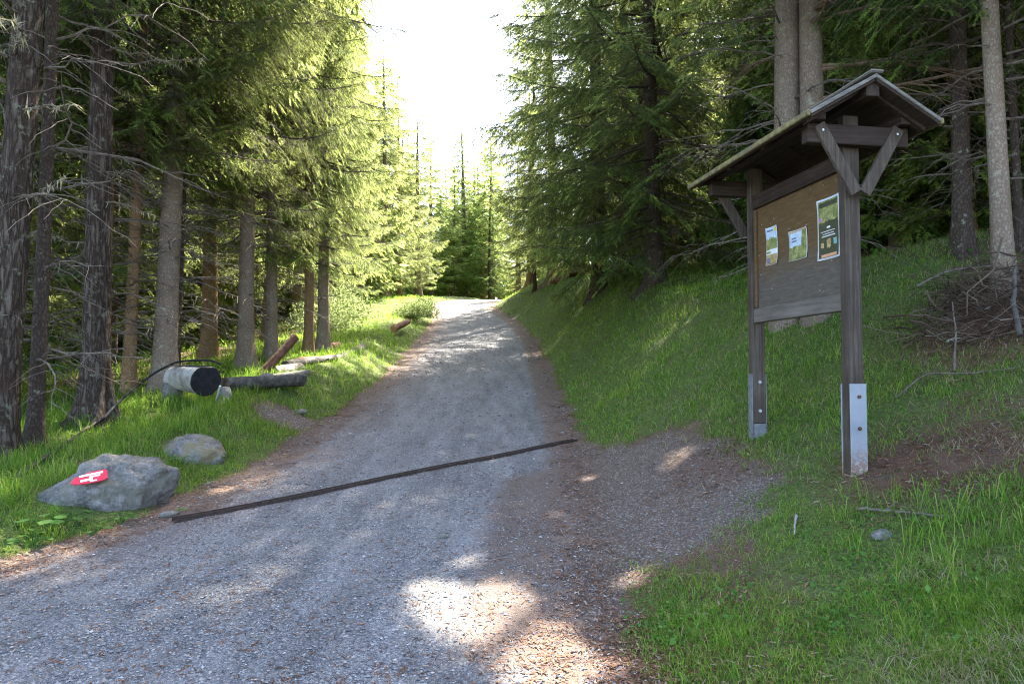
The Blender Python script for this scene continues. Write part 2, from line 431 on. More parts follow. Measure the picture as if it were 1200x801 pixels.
# ------------------------------------------------------------------ mesh builders
class MB:
    """collects boxes, tubes and lofts; build() links them as ONE mesh object"""
    def __init__(s): s.V = []; s.F = []; s.mi = []; s.n = 0
    def add(s, V, F, mi=0):
        V = np.asarray(V, float)
        s.V.append(V); s.F += [tuple(int(i) + s.n for i in f) for f in F]; s.mi += [mi] * len(F); s.n += len(V); return s
    def box(s, c, size, rot=None, bev=.0, mi=0):
        hx, hy, hz = [v / 2 for v in size]
        b = min(bev, hx * .9, hy * .9, hz * .9)
        if b <= 0:
            V = np.array([(sx * hx, sy * hy, sz * hz) for sx in (-1, 1) for sy in (-1, 1) for sz in (-1, 1)])
            F = [(0, 1, 3, 2), (4, 6, 7, 5), (0, 4, 5, 1), (2, 3, 7, 6), (0, 2, 6, 4), (1, 5, 7, 3)]
        else:
            V = []; idx = {}
            for ix, sx in enumerate((-1, 1)):
                for iy, sy in enumerate((-1, 1)):
                    for iz, sz in enumerate((-1, 1)):
                        for ax in range(3):
                            p = [sx * (hx - b), sy * (hy - b), sz * (hz - b)]
                            p[ax] = (sx * hx, sy * hy, sz * hz)[ax]
                            idx[(ix, iy, iz, ax)] = len(V); V.append(p)
            F = []
            def k(bits, ax): return idx[(bits[0], bits[1], bits[2], ax)]
            for ax in range(3):
                o = [a for a in range(3) if a != ax]
                for sgn in (0, 1):
                    q = []
                    for (p0, p1) in ((0, 0), (1, 0), (1, 1), (0, 1)):
                        bt = [0, 0, 0]; bt[ax] = sgn; bt[o[0]] = p0; bt[o[1]] = p1; q.append(k(bt, ax))
                    F.append(tuple(q))
            for ax in range(3):
                o = [a for a in range(3) if a != ax]
                for p0 in (0, 1):
                    for p1 in (0, 1):
                        q = []
                        for sgn, first in ((0, o[0]), (1, o[0]), (1, o[1]), (0, o[1])):
                            bt = [0, 0, 0]; bt[ax] = sgn; bt[o[0]] = p0; bt[o[1]] = p1; q.append(k(bt, first))
                        F.append(tuple(q))
            for a in (0, 1):
                for bb in (0, 1):
                    for cc in (0, 1): F.append(tuple(k((a, bb, cc), ax) for ax in range(3)))
            V = np.array(V)
        if rot is not None: V = V @ np.array(rot.to_3x3()).T
        return s.add(V + np.array(c), F, mi)
    def bar(s, a, b, w, h, up=(0, 0, 1), bev=.004, mi=0):
        a = Vector(a); b = Vector(b); d = (b - a); L = d.length; d.normalize()
        u = Vector(up); sd = d.cross(u).normalized(); u2 = sd.cross(d).normalized()
        rot = Matrix((sd, d, u2)).transposed()
        return s.box(tuple((a + b) / 2), (w, L, h), rot, bev, mi)
    def tube(s, pts, rad, seg=8, cap=True, mi=0, noise=0, seed=0, squash=None):
        P = np.asarray(pts, float); n = len(P)
        rad = np.broadcast_to(np.asarray(rad, float), (n,))
        T = np.gradient(P, axis=0); T /= np.linalg.norm(T, axis=1)[:, None] + 1e-9
        ref = np.array([0, 0, 1.0]) if abs(T[0][2]) < .9 else np.array([1.0, 0, 0])
        V = []
        ang = np.linspace(0, 2 * np.pi, seg, endpoint=False)
        for i in range(n):
            sd = np.cross(T[i], ref); sd /= np.linalg.norm(sd) + 1e-9; up = np.cross(sd, T[i])
            r = rad[i] * np.ones(seg)
            if noise: r = r * (1 + noise * fbm(np.cos(ang) * 1.5 + 5 * seed, np.sin(ang) * 1.5 + i * .35, i * .3 + 0 * ang, seed))
            V.append(P[i] + r[:, None] * (np.cos(ang)[:, None] * sd + np.sin(ang)[:, None] * up))
        V = np.concatenate(V); F = []
        for i in range(n - 1):
            for j in range(seg):
                k = (j + 1) % seg
                F.append((i * seg + j, i * seg + k, (i + 1) * seg + k, (i + 1) * seg + j))
        if cap:
            F.append(tuple(range(seg))[::-1]); F.append(tuple((n - 1) * seg + j for j in range(seg)))
        return s.add(V, F, mi)
    def build(s, name, mats, parent=None, smooth=False, loc=None):
        if not isinstance(mats, (list, tuple)): mats = [mats]
        me = bpy.data.meshes.new(name)
        V = np.concatenate(s.V)
        if loc is not None: V = V - np.asarray(loc, float)
        me.from_pydata(V.tolist(), [], s.F)
        for m in mats: me.materials.append(m)
        me.polygons.foreach_set('material_index', np.array(s.mi, np.int32))
        me.polygons.foreach_set('use_smooth', np.full(len(s.F), bool(smooth)))
        me.update()
        o = link(name, me, parent)
        if loc is not None: o.location = loc
        return o

def rot_z(V, a):
    c, s = math.cos(a), math.sin(a)
    return V @ np.array([[c, s, 0], [-s, c, 0], [0, 0, 1]])

#@@SETTING
# ------------------------------------------------------------------ the setting: ground, road
def graded(a, b, fine_a, fine_b, s0, grow=1.06, smax=2.5):
    v = list(np.arange(fine_a, fine_b + 1e-6, s0))
    st = s0; p = v[-1]
    while p < b: st = min(st * grow, smax); p += st; v.append(p)
    st = s0; p = v[0]; pre = []
    while p > a: st = min(st * grow, smax); p -= st; pre.append(p)
    return np.array(pre[::-1] + v)

dirt_poly = np.array([onground(*p)[:2] for p in ((560, 640), (600, 560), (655, 528), (690, 521), (745, 518), (800, 513), (855, 527), (897, 565), (885, 600), (840, 640), (770, 668), (725, 695), (705, 745), (715, 800), (640, 800))])
def in_poly(x, y, poly):
    ins = np.zeros(np.shape(x), bool); n = len(poly)
    for i in range(n):
        x1, y1 = poly[i]; x2, y2 = poly[(i + 1) % n]
        c = ((y1 > y) != (y2 > y)) & (x < (x2 - x1) * (y - y1) / (y2 - y1 + 1e-12) + x1)
        ins ^= c
    return ins
def poly_soft(x, y, poly, w=.25):
    d = np.full(np.shape(x), 1e9); n = len(poly)
    for i in range(n):
        a = poly[i]; b = poly[(i + 1) % n]; ab = b - a
        t = np.clip(((x - a[0]) * ab[0] + (y - a[1]) * ab[1]) / (ab @ ab), 0, 1)
        d = np.minimum(d, np.hypot(x - a[0] - t * ab[0], y - a[1] - t * ab[1]))
    sd = np.where(in_poly(x, y, poly), d, -d)
    return np.clip(.5 + sd / (2 * w), 0, 1)

litter_spots = [(*onground(1110, 540)[:2], .75, .9), (*onground(1150, 480)[:2], .4, .5), (*onground(1160, 390)[:2], .8, .7), (*onground(800, 360)[:2], .6, .3)]
def litter_mask(x, y):
    m = 0
    for (a, b, r, w) in litter_spots: m = np.maximum(m, w * np.exp(-(((x - a) ** 2 + (y - b) ** 2) / r ** 2)))
    return m
bare_spots = [(*onground(335, 490)[:2], .55), (*onground(250, 590)[:2], .5), (*onground(160, 640)[:2], .35)]
def masks(x, y):
    dr = x - x_right(y); dl = x_left(y) - x
    n = fbm(x * 2.2, y * 2.2, seed=21)
    dirt = np.clip(poly_soft(x, y, dirt_poly, .45) + .30 * fbm(x * 3.3, y * 3.3, seed=23) + .22 * fbm(x * 11, y * 11, seed=24), 0, 1)
    dirt = np.maximum(dirt, sstep(.45, -.05, np.maximum(dr, dl) + .25 * n))
    for (a, b, r) in bare_spots: dirt = np.maximum(dirt, (.85 + .5 * n) * np.exp(-((x - a) ** 2 + (y - b) ** 2) / r ** 2))
    lit = litter_mask(x, y)
    # deep forest floor: less grass
    forest = np.maximum(sstep(3.2, 6.0, dr), sstep(2.6, 5.0, dl))
    forest = forest * np.where(y > 38, .4, 1)
    g = (1 - sstep(.0, .75, dirt + .25 * n)) * (1 - lit) * (1 - .6 * forest)
    g = g * (1 - .6 * np.exp(-((x - 1.35) / .5) ** 2 - ((y - 4.6) / .9) ** 2))
    need = np.maximum(np.exp(-((x - .75) / .55) ** 2 - ((y - 3.9) / .9) ** 2), .8 * np.exp(-((x - 1.9) / .5) ** 2 - ((y - 6.9) / .5) ** 2))
    need = np.maximum(need, lit)
    need = np.maximum(need, .55 * np.exp(-((np.minimum(np.abs(dr), np.abs(dl))) / .25) ** 2))
    return dirt, g, need

gx = graded(-75, 75, -5, 6, .07, 1.045, 2.5)
gy = graded(-14, 120, 2.4, 11, .07, 1.035, 2.5)
X, Y = np.meshgrid(gx, gy)
dr = X - x_right(Y); dl = x_left(Y) - X
Z = ground_z(X, Y) - .06 * sstep(.02, -.35, np.maximum(dr, dl))
nx, ny = len(gx), len(gy)
I = np.arange(nx * ny).reshape(ny, nx)
Q = np.stack([I[:-1, :-1], I[:-1, 1:], I[1:, 1:], I[1:, :-1]], -1).reshape(-1, 4)
me = mesh_arrays('forest_ground', np.stack([X, Y, Z], -1), quads=Q, mats=[M['ground']], smooth=True)
dm, gm, nm = masks(X.ravel(), Y.ravel())
set_attr(me, 'dirt', dm); set_attr(me, 'green', gm); set_attr(me, 'needles', nm)
tag(link('forest_ground', me), kind='structure')

ry = graded(-14, 62, 2.4, 12, .06, 1.03, 1.0)
ru = np.linspace(-.05, 1.05, 110)
U, RY = np.meshgrid(ru, ry)
xl = x_left(RY) - .14 - .10 * fbm(RY * 2.3, 0 * RY, seed=31); xr = x_right(RY) + .14 + .12 * fbm(RY * 2.1, 0 * RY + 9, seed=33)
RX = xl + (xr - xl) * (U + .05) / 1.1
ed = np.minimum(RX - xl, xr - RX)
RZ = ground_z(RX, RY) + .008 - .05 * sstep(.16, .0, ed) + .006 * fbm(RX * 9, RY * 9, seed=41)
I = np.arange(U.size).reshape(U.shape)
Q = np.stack([I[:-1, :-1], I[:-1, 1:], I[1:, 1:], I[1:, :-1]], -1).reshape(-1, 4)
me = mesh_arrays('gravel_road', np.stack([RX, RY, RZ], -1), quads=Q, mats=[M['road']], smooth=True)
x_, y_ = RX.ravel(), RY.ravel()
a = onground(203, 613); dxd = (onground(674, 516) - a)[:2]
dR = x_right(y_) - x_; dL = x_ - x_left(y_)
earth = np.maximum(sstep(.75, -.1, dR), .9 * sstep(.7, -.1, dL))
earth = np.maximum(earth, .9 * sstep(1.5, .2, dR) * sstep(9.5, 7.5, y_) * sstep(3.2, 4.4, y_))
_t = np.clip(((x_ - a[0]) * dxd[0] + (y_ - a[1]) * dxd[1]) / (dxd @ dxd), 0, 1)
dd = np.hypot(x_ - a[0] - _t * dxd[0], y_ - a[1] - _t * dxd[1])
earth = np.maximum(earth, .62 * np.exp(-(dd / .16) ** 2))
need = np.maximum(.9 * np.exp(-((x_ - .35) / .6) ** 2 - ((y_ - 3.9) / 1.0) ** 2), .6 * sstep(.5, .0, dR))
need = np.maximum(need, .55 * np.exp(-((dL - .35) / .4) ** 2))
set_attr(me, 'earth', earth); set_attr(me, 'needles', need)
tag(link('gravel_road', me), kind='structure')

# ------------------------------------------------------------------ grass, leaves, stones, needles
CLEAR = []   # (x, y, r) kept free of grass (rocks, posts ...)
def scatter(n, y0, y1, pw=1.2, side=.85):
    u = RNG.random(n)
    k = 1 - pw
    y = (y0 ** k + u * (y1 ** k - y0 ** k)) ** (1 / k)
    x = (RNG.random(n) * 2 - 1) * (side * y + 1.0)
    return x, y

def blades(x, y, h, w, lean, rng, droop=.5):
    n = len(x); z = ground_z(x, y) - .01
    a = rng.random(n) * 2 * np.pi; f = rng.random(n) * 2 * np.pi
    ln = lean * (rng.random(n) * .9 + .2)
    dx, dy = np.cos(a) * ln, np.sin(a) * ln
    wx, wy = np.cos(f) * w, np.sin(f) * w
    P = np.stack([x, y, z], -1)
    mid = P + np.stack([dx * h * .35, dy * h * .35, h * .62], -1)
    tip = P + np.stack([dx * h * 1.05, dy * h * 1.05, h * (1 - droop * ln * .8)], -1)
    W = np.stack([wx, wy, 0 * wx], -1)
    V = np.stack([P - W * .5, P + W * .5, mid + W * .42, mid - W * .42, tip], 1)
    b = np.arange(n)[:, None] * 5
    return V.reshape(-1, 3), b + np.array([[3, 2, 4]]), b + np.array([[0, 1, 2, 3]])

def grass_object(name, sets, mat, label, cat='grass'):
    Vs, Ts, Qs, o = [], [], [], 0
    for (V, T, Qd) in sets:
        Vs.append(V); Ts.append(T + o); Qs.append(Qd + o); o += len(V)
    me = mesh_arrays(name, np.concatenate(Vs), np.concatenate(Ts), np.concatenate(Qs), [mat])
    return tag(link(name, me), label, cat, kind='stuff')
#@@OBJECTS
# ------------------------------------------------------------------ rocks
def ico(sub):
    import bmesh
    bm = bmesh.new(); bmesh.ops.create_icosphere(bm, subdivisions=sub, radius=1)
    V = np.array([v.co[:] for v in bm.verts]); F = [tuple(v.index for v in f.verts) for f in bm.faces]; bm.free()
    return V, F
ICO4 = ico(5); ICO2 = ico(2); ICO1 = ico(1)

def rock(name, c, size, rz, seed, label, amp=.22, flat=0, tilt=0, ic=ICO4, mat='rock', group=None, facets=7):
    V, F = ic
    rng = np.random.default_rng(seed)
    P = V.copy()
    # cut by random planes for broken faces
    for k in range(facets):
        nrm = rng.normal(size=3); nrm /= np.linalg.norm(nrm)
        d = .62 + .25 * rng.random()
        s = P @ nrm - d
        P = P - np.where(s > 0, s, 0)[:, None] * nrm * .9
    n = fbm(P[:, 0] * 1.8 + seed, P[:, 1] * 1.8, P[:, 2] * 1.8, seed, 4)
    n2 = fbm(P[:, 0] * 7 + seed, P[:, 1] * 7, P[:, 2] * 7, seed + 5, 3)
    P = P * (1 + amp * n + .075 * n2)[:, None]
    P = P * np.array(size)
    if tilt: 
        ct, st = math.cos(tilt), math.sin(tilt); P = P @ np.array([[ct, 0, st], [0, 1, 0], [-st, 0, ct]])
    P = rot_z(P, rz)
    me = bpy.data.meshes.new(name); me.from_pydata(P.tolist(), [], F); me.materials.append(M[mat])
    me.polygons.foreach_set('use_smooth', np.full(len(F), True)); me.update()
    o = link(name, me); o.location = c
    return tag(o, label, 'rock', group)

r0 = onground(150, 606)
Yr = r0[1] + .30
pc = at(132, 577, Yr)
boulder = rock('boulder', (pc[0], pc[1], pc[2] - .05), (.62, .36, .37), R(20), 12, 'low grey boulder with a red and white plate on its sloping top', .30, tilt=R(11), facets=10)
CLEAR.append((pc[0], pc[1], .45)); CLEAR.append((pc[0] - .35, pc[1] - .1, .3)); CLEAR.append((pc[0] + .35, pc[1] + .1, .3))
p2 = onground(226, 541)
pb = at(226, 532, p2[1] + .25)
rock('boulder', (pb[0], pb[1], pb[2] - .05), (.38, .34, .27), R(10), 29, 'smaller rounded tan boulder half sunk in the grass behind the grey boulder', .12, facets=1, mat='rock_tan')
CLEAR.append((pb[0], pb[1], .36))
ps = onground(199, 605)
rock('stone', (ps[0], ps[1], ps[2] + .02), (.10, .06, .035), R(30), 41, 'flat pale stone at the left end of the iron drain', .1, ic=ICO2)
ps = onground(518, 630)
rock('stone', (ps[0], ps[1], ps[2] + .015), (.055, .04, .028), R(0), 42, 'single pale grey stone lying in the gravel mid road', .1, ic=ICO2)
ps = onground(352, 484)
rock('stone', (ps[0], ps[1], ps[2] + .02), (.12, .09, .05), R(0), 44, 'light grey stone in the bare patch on the left verge', .12, ic=ICO2)
ps = onground(1033, 628)
rock('stone', (ps[0], ps[1], ps[2] + .0), (.09, .07, .045), R(40), 45, 'grey stone in the grass in front of the notice board near post', .12, ic=ICO2)

# plate on the boulder: found on the boulder surface
bpy.context.view_layer.update()
def hit(o, px, py):
    d = Vector(ray(px, py)); inv = o.matrix_world.inverted()
    ok, loc, nrm, _ = o.ray_cast(inv @ Vector((0, 0, EYE)), inv.to_3x3() @ d)
    return (o.matrix_world @ loc, (o.matrix_world.to_3x3() @ nrm).normalized()) if ok else (None, None)
hp, hn = None, None
for py in (562, 565, 568, 558, 572, 576, 580):
    hp, hn = hit(boulder, 106, py)
    if hp is not None: break
if hp is None: hp, hn = Vector((pc[0] - .2, pc[1] - .1, pc[2] + .3)), Vector((-.1, -.4, .9))
nn = (hn * .25 + Vector((-.12, -.38, .92)).normalized() * .75).normalized()
xa = (Vector((.87, .42, .16)) - nn * Vector((.87, .42, .16)).dot(nn)).normalized(); ya = nn.cross(xa)
pl = empty('marker_plate', hp + nn * .02)
pl.rotation_euler = Matrix((xa, ya, nn)).transposed().to_euler()
tag(pl, 'red marker plate with white strokes lying on the grey boulder', 'trail marker')
def prism(outl, z0, z1):
    n = len(outl)
    V = [(x, y, z0) for x, y in outl] + [(x, y, z1) for x, y in outl]
    F = [tuple(range(n))[::-1], tuple(range(n, 2 * n))] + [(i, (i + 1) % n, n + (i + 1) % n, n + i) for i in range(n)]
    return V, F
mb = MB(); mb.add(*prism([(-.27, -.03), (-.22, -.085), (.02, -.125), (.20, -.12), (.25, -.09), (.25, .09), (.21, .12), (.0, .125), (-.22, .06)], 0, .008)); pl.scale = (.56, .62, 1); mb.build('plate', M['red_plate'], pl)
mb = MB()
for (x0, x1, y0, y1) in ((-.15, .19, .045, .085), (-.13, .04, -.065, -.02), (-.01, .15, -.005, .025), (.0, .10, -.1, -.075)):
    mb.box(((x0 + x1) / 2, (y0 + y1) / 2, .0095), (x1 - x0, y1 - y0, .003))
mb.build('white_mark', M['white_paint'], pl)

# ------------------------------------------------------------------ drain across the road
a = onground(203, 613); b = onground(674, 516)
n = 40
ts = np.linspace(0, 1, n)
dx = b[:2] - a[:2]; dn = dx / np.linalg.norm(dx); sd = np.array([-dn[1], dn[0]])
base = a[:2] + ts[:, None] * dx
drain = empty('drain_channel', (*((a + b) / 2)[:2], float(ground_z(*((a + b) / 2)[:2]))))
tag(drain, 'dark iron drain channel running diagonally across the gravel road', 'drain')
ctr = np.array(drain.location)
zb = np.array([float(ground_z(*q)) for q in base]); zb = np.convolve(np.pad(zb, 4, mode='edge'), np.ones(9) / 9, 'valid')
def strip(off, w, zt, hh, mi=0):
    m = MB(); V = []
    for i in range(n):
        for (o_, zz) in ((off - w / 2, zt), (off + w / 2, zt), (off + w / 2, zt - hh), (off - w / 2, zt - hh)):
            q = base[i] + sd * o_; V.append((q[0] - ctr[0], q[1] - ctr[1], zb[i] + zz - ctr[2]))
    F = []
    for i in range(n - 1):
        for j in range(4): F.append((i * 4 + j, i * 4 + (j + 1) % 4, (i + 1) * 4 + (j + 1) % 4, (i + 1) * 4 + j))
    F += [(3, 2, 1, 0), tuple(4 * (n - 1) + j for j in range(4))]
    m.add(V, F, mi); return m
strip(-.040, .012, .036, .07).build('rail', M['dark_iron'], drain)
strip(.040, .012, .036, .07).build('rail', M['dark_iron'], drain)
strip(0, .06, .002, .03).build('channel_floor', M['rust'], drain)

# ------------------------------------------------------------------ notice board with roof
DIR = Vector((-.162, .987, 0)).normalized(); SIDE = Vector((DIR.y, -DIR.x, 0))   # SIDE points uphill (right)
P1 = Vector((2.66, 5.67, 0)); SP = 1.507
kb = empty('notice_board', (P1.x, P1.y, .84), math.atan2(DIR.y, DIR.x) - math.pi / 2)
tag(kb, 'wooden roofed notice board with three posters standing on the right bank', 'notice board')
Z0 = .84
# local frame: x = uphill side, y = along the board away from the viewer, z from Z0
def zl(z): return z - Z0
PW = .132; PD = .088
zt = 3.62
g1 = gz(P1.x, P1.y)
P2 = P1 + DIR * SP
g2 = gz(P2.x, P2.y)
post = MB().box((0, 0, (zl(zt) + zl(g1 - .1)) / 2 + .05), (PW, PD, zl(zt) - zl(g1 - .1) - .1), None, .008).build('post', M['post'], kb)
post2 = MB().box((0, SP, (zl(zt) + zl(g2 + .12)) / 2), (PW, PD, zl(zt) - zl(g2 + .12)), None, .008).build('post', M['post'], kb)
# steel feet
m = MB(); zb0, zb1 = zl(g1 - .15), zl(1.514)
m.box((0.008, -PD / 2 - .006, (zb0 + zb1) / 2), (.140, .010, zb1 - zb0), None, .002)

m.box((0.000, PD / 2 + .006, (zb0 + zb1) / 2), (.140, .010, zb1 - zb0), None, .002)
m.box((0.0, 0, (zb0 + zl(g1 + .06)) / 2), (.12, PD, zl(g1 + .06) - zb0), None, .002)
m.build('steel_foot', M['steel'], kb, loc=(0, 0, zl(g1)))
for zz in (1.514 - .10, 1.514 - .345):
    MB().tube([(.012, -PD / 2 - .011, zl(zz)), (.012, -PD / 2 - .024, zl(zz))], .014, 8).build('bolt', M['rust'], kb)
m = MB(); zb0, zb1 = zl(g2 - .15), zl(g2 + .60)
m.box((-PW / 2 - .006, SP, (zb0 + zb1) / 2), (.010, .085, zb1 - zb0), None, .002)
m.box((PW / 2 + .006, SP, (zb0 + zb1) / 2), (.010, .085, zb1 - zb0), None, .002)
m.box((0, SP - .01, (zb0 + zl(g2 + .115)) / 2), (PW - .012, .075, zl(g2 + .115) - zb0), None, .002)
m.build('steel_foot', M['old_steel'], kb, loc=(0, SP, zl(g2)))
for zz in (g2 + .52, g2 + .24):
    MB().tube([(.0, SP - PD / 2 - .000, zl(zz)), (.0, SP - PD / 2 - .014, zl(zz))], .016, 8).build('bolt', M['zinc'], kb)
# panel and rails
ya, yb = PD / 2, SP - PD / 2
panel = MB().box((0.0, (ya + yb) / 2, (zl(2.20) + zl(3.22)) / 2), (.03, yb - ya + .004, 1.02), None, .002).build('panel', M['panel'], kb, loc=(0, (ya + yb) / 2, zl(2.2)))
MB().box((-.012, (ya + yb) / 2 + .03, zl(2.155)), (.075, yb - ya + .055, .135), None, .006).build('bottom_rail', M['rail'], kb)
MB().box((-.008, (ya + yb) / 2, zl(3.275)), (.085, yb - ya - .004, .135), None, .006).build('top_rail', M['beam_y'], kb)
MB().box((-.028, yb - .02, (zl(2.23) + zl(3.2)) / 2), (.024, .04, .96), None, .004).build('batten', M['panel'], kb)
MB().box((-.028, ya + .02, (zl(2.23) + zl(3.2)) / 2), (.024, .035, .96), None, .004).build('batten', M['post'], kb)
# cross beams and braces at each gable
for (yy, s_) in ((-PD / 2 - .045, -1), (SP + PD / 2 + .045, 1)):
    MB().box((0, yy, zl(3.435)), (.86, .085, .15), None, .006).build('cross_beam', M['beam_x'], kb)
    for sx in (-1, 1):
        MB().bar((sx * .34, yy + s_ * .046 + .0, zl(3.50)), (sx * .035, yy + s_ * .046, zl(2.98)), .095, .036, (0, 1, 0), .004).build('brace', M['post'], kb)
        MB().tube([(sx * .315, yy + s_ * .06, zl(3.45)), (sx * .315, yy + s_ * .072, zl(3.45))], .010, 6).build('bolt', M['zinc'], kb)
# roof
y0, y1 = -.365, SP + .34
apex = 3.815; half = .538; eave = 3.505
sl = math.atan2(apex - eave, half)
roof = empty('roof', (0, 0, 0)); roof.parent = kb
nb = 11
for sx in (-1, 1):
    m = MB()
    for k in range(nb):          # boards run from ridge to eave
        ca = y0 + (k + .5) * (y1 - y0) / nb
        jit = .012 * random.uniform(-1, 1); th = .026
        L = half / math.cos(sl) + jit + .015
        cx = sx * (half / 2); cz = (apex + eave) / 2
        rot = Matrix.Rotation(sx * sl, 3, 'Y')
        m.box((cx + sx * jit / 2, ca, zl(cz) + .012 * (k % 2)), (L, (y1 - y0) / nb + (.03 if k % 2 else -.004), th), rot, .004)
    m.build('roof_boards', M['roofboard'], roof)
    rot = Matrix.Rotation(sx * sl, 3, 'Y')
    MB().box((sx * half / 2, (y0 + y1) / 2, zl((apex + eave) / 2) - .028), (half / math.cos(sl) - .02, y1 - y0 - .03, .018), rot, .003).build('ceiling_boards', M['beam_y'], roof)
    # verge and eave edges, moss grown
    MB().bar((sx * (half + .012), y0 + .012, zl(eave) - .002), (sx * (half + .012), y1 - .01, zl(eave) - .002), .03, .045, (0, 0, 1), .006).build('roof_edge', M['roof_edge'], roof)
MB().box((0, (y0 + y1) / 2, zl(apex) + .028), (.11, y1 - y0 + .02, .025), None, .01).build('ridge_cap', M['roofboard'], roof)
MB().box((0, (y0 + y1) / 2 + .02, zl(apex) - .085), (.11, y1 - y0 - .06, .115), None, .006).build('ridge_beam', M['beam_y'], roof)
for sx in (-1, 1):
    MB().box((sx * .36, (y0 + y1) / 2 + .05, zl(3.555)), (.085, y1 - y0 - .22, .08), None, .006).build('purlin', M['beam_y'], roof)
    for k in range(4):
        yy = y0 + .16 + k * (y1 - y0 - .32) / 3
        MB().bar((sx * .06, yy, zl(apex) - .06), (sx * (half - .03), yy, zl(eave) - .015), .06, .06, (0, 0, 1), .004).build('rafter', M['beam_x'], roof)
# posters
bpy.context.view_layer.update()
kinv = kb.matrix_world.inverted()
def board_pt(px, py, xpl=-.020):
    o_ = kinv @ Vector((0, 0, EYE)); d = kinv.to_3x3() @ Vector(ray(px, py))
    k = (xpl - o_.x) / d.x; p = o_ + d * k
    return p.y, p.z
def poster(mat, px0, px1, pyt0, pyb0, pyt1, pyb1):
    ya_, za0 = board_pt(px0, pyt0); _, zb0_ = board_pt(px0, pyb0)
    yb_, za1 = board_pt(px1, pyt1); _, zb1_ = board_pt(px1, pyb1)
    zt_ = (za0 + za1) / 2; zb_ = (zb0_ + zb1_) / 2
    yc, zc = (ya_ + yb_) / 2, (zt_ + zb_) / 2
    w, h = abs(yb_ - ya_), zt_ - zb_
    N = 12; V = []; F = []
    for i in range(N + 1):
        for j in range(N + 1):
            u, v_ = i / N - .5, j / N - .5
            bow = .006 * math.sin(3.1 * (u + .5)) * math.cos(5 * v_) + .010 * (abs(u * v_) * 4) ** 3
            V.append((-.006 - bow, u * w, v_ * h))
    for i in range(N):
        for j in range(N): F.append((i * (N + 1) + j, i * (N + 1) + j + 1, (i + 1) * (N + 1) + j + 1, (i + 1) * (N + 1) + j))
    m = MB(); m.add(V, F); o = m.build('poster', mat, kb, True); o.location = (-.017, yc, zc)
    so = o.modifiers.new('thick', 'SOLIDIFY'); so.thickness = .001
    return o, w, h
def mat_poster(name, w, h, border, layers, seed=0):
    """picture areas as horizontal bands of coloured patches; coordinates in metres on the sheet"""
    t = NT(name); o = t.coord()
    sx = t.n('ShaderNodeSeparateXYZ'); t.l(o, sx.inputs[0])
    u = t.math('DIVIDE', t.math('ADD', t.math('MULTIPLY', sx.outputs[1], -1.0), w / 2), w)   # left to right seen from the road
    v = t.math('DIVIDE', t.math('ADD', sx.outputs[2], h / 2), h)
    n1 = t.noise(o, 22, 5, .7, .8); n2 = t.noise(t.coord((1, 2.4, 1)), 60, 4, .7)
    c = None
    for (v0, v1, u0, u1, stops, mixn) in layers:
        img = t.ramp(t.math('ADD', t.math('MULTIPLY', n1, mixn), t.math('MULTIPLY', n2, 1 - mixn)), stops)
        if c is None: c = img; continue
        wob = t.math('MULTIPLY', t.math('SUBTRACT', n1, .5), .22 if mixn > .3 and (v1 - v0) > .12 else .0)
        vv = t.math('ADD', v, wob)
        f = t.math('MULTIPLY', t.math('MULTIPLY', t.math('GREATER_THAN', vv, v0), t.math('LESS_THAN', vv, v1)),
                   t.math('MULTIPLY', t.math('GREATER_THAN', u, u0), t.math('LESS_THAN', u, u1)))
        c = t.mix(f, c, img)
    if border > 0:
        bu, bv = border / w, border / h
        f = t.math('MULTIPLY', t.math('MULTIPLY', t.math('GREATER_THAN', u, bu), t.math('LESS_THAN', u, 1 - bu)),
                   t.math('MULTIPLY', t.math('GREATER_THAN', v, bv), t.math('LESS_THAN', v, 1 - bv)))
        c = t.mix(f, (.78, .80, .84), c)
    return t.pbr(c, .45, None, spec=.4)
G = [(.3, (.045, .065, .025)), (.45, (.16, .19, .06)), (.58, (.40, .38, .15)), (.7, (.72, .70, .55))]
SKY = [(.3, (.30, .45, .60)), (.6, (.60, .70, .75)), (.75, (.8, .82, .8))]
DK = [(.3, (.030, .035, .020)), (.6, (.085, .085, .045)), (.75, (.16, .16, .10))]
BR = [(.3, (.14, .09, .04)), (.5, (.45, .32, .13)), (.7, (.75, .68, .45))]
W_ = [(.3, (.72, .73, .72)), (.7, (.8, .8, .78))]
INK = [(.3, (.10, .12, .20)), (.7, (.2, .22, .30))]
o, w, h = poster(None if False else M['paper'], 958, 984, 237, 307, 225, 300)
lay = [(0, 1, 0, 1, DK, .6), (.62, 1.2, 0, 1, G, .55), (.86, .94, .1, .9, DK, .5), (.64, .70, .08, .2, [(.3, (.6, .1, .25)), (.7, (.5, .2, .5))], .2), (.5, .53, .45, .6, W_, .2),
       (.37, .385, .2, .8, W_, .9), (.41, .42, .25, .75, W_, .9), (.45, .46, .15, .8, W_, .9), (.19, .32, .42, .60, BR, .5), (.2, .28, .14, .28, BR, .5), (.22, .32, .72, .86, [(.3, (.1, .3, .5)), (.7, (.3, .5, .25))], .5),
       (.04, .09, .16, .84, [(.3, (.6, .28, .12)), (.7, (.75, .45, .3))], .3)]
o.data.materials.clear(); o.data.materials.append(mat_poster('tall poster print', w, h, .016, lay)); o['label'] = 'tall dark green poster with white border'
o, w, h = poster(M['paper'], 925, 946, 273, 307, 264, 301)
lay = [(0, 1, 0, 1, G, .6), (.45, 1.3, 0, .7, SKY, .7), (.92, 1.05, 0, 1, BR, .4), (.60, .66, .15, .45, INK, .2), (.70, .76, .15, .42, INK, .2)]
o.data.materials.clear(); o.data.materials.append(mat_poster('square poster print', w, h, .004, lay)); o['label'] = 'small squarish poster with blue sky and meadow'
o, w, h = poster(M['paper'], 898, 911, 268, 312, 263, 308)
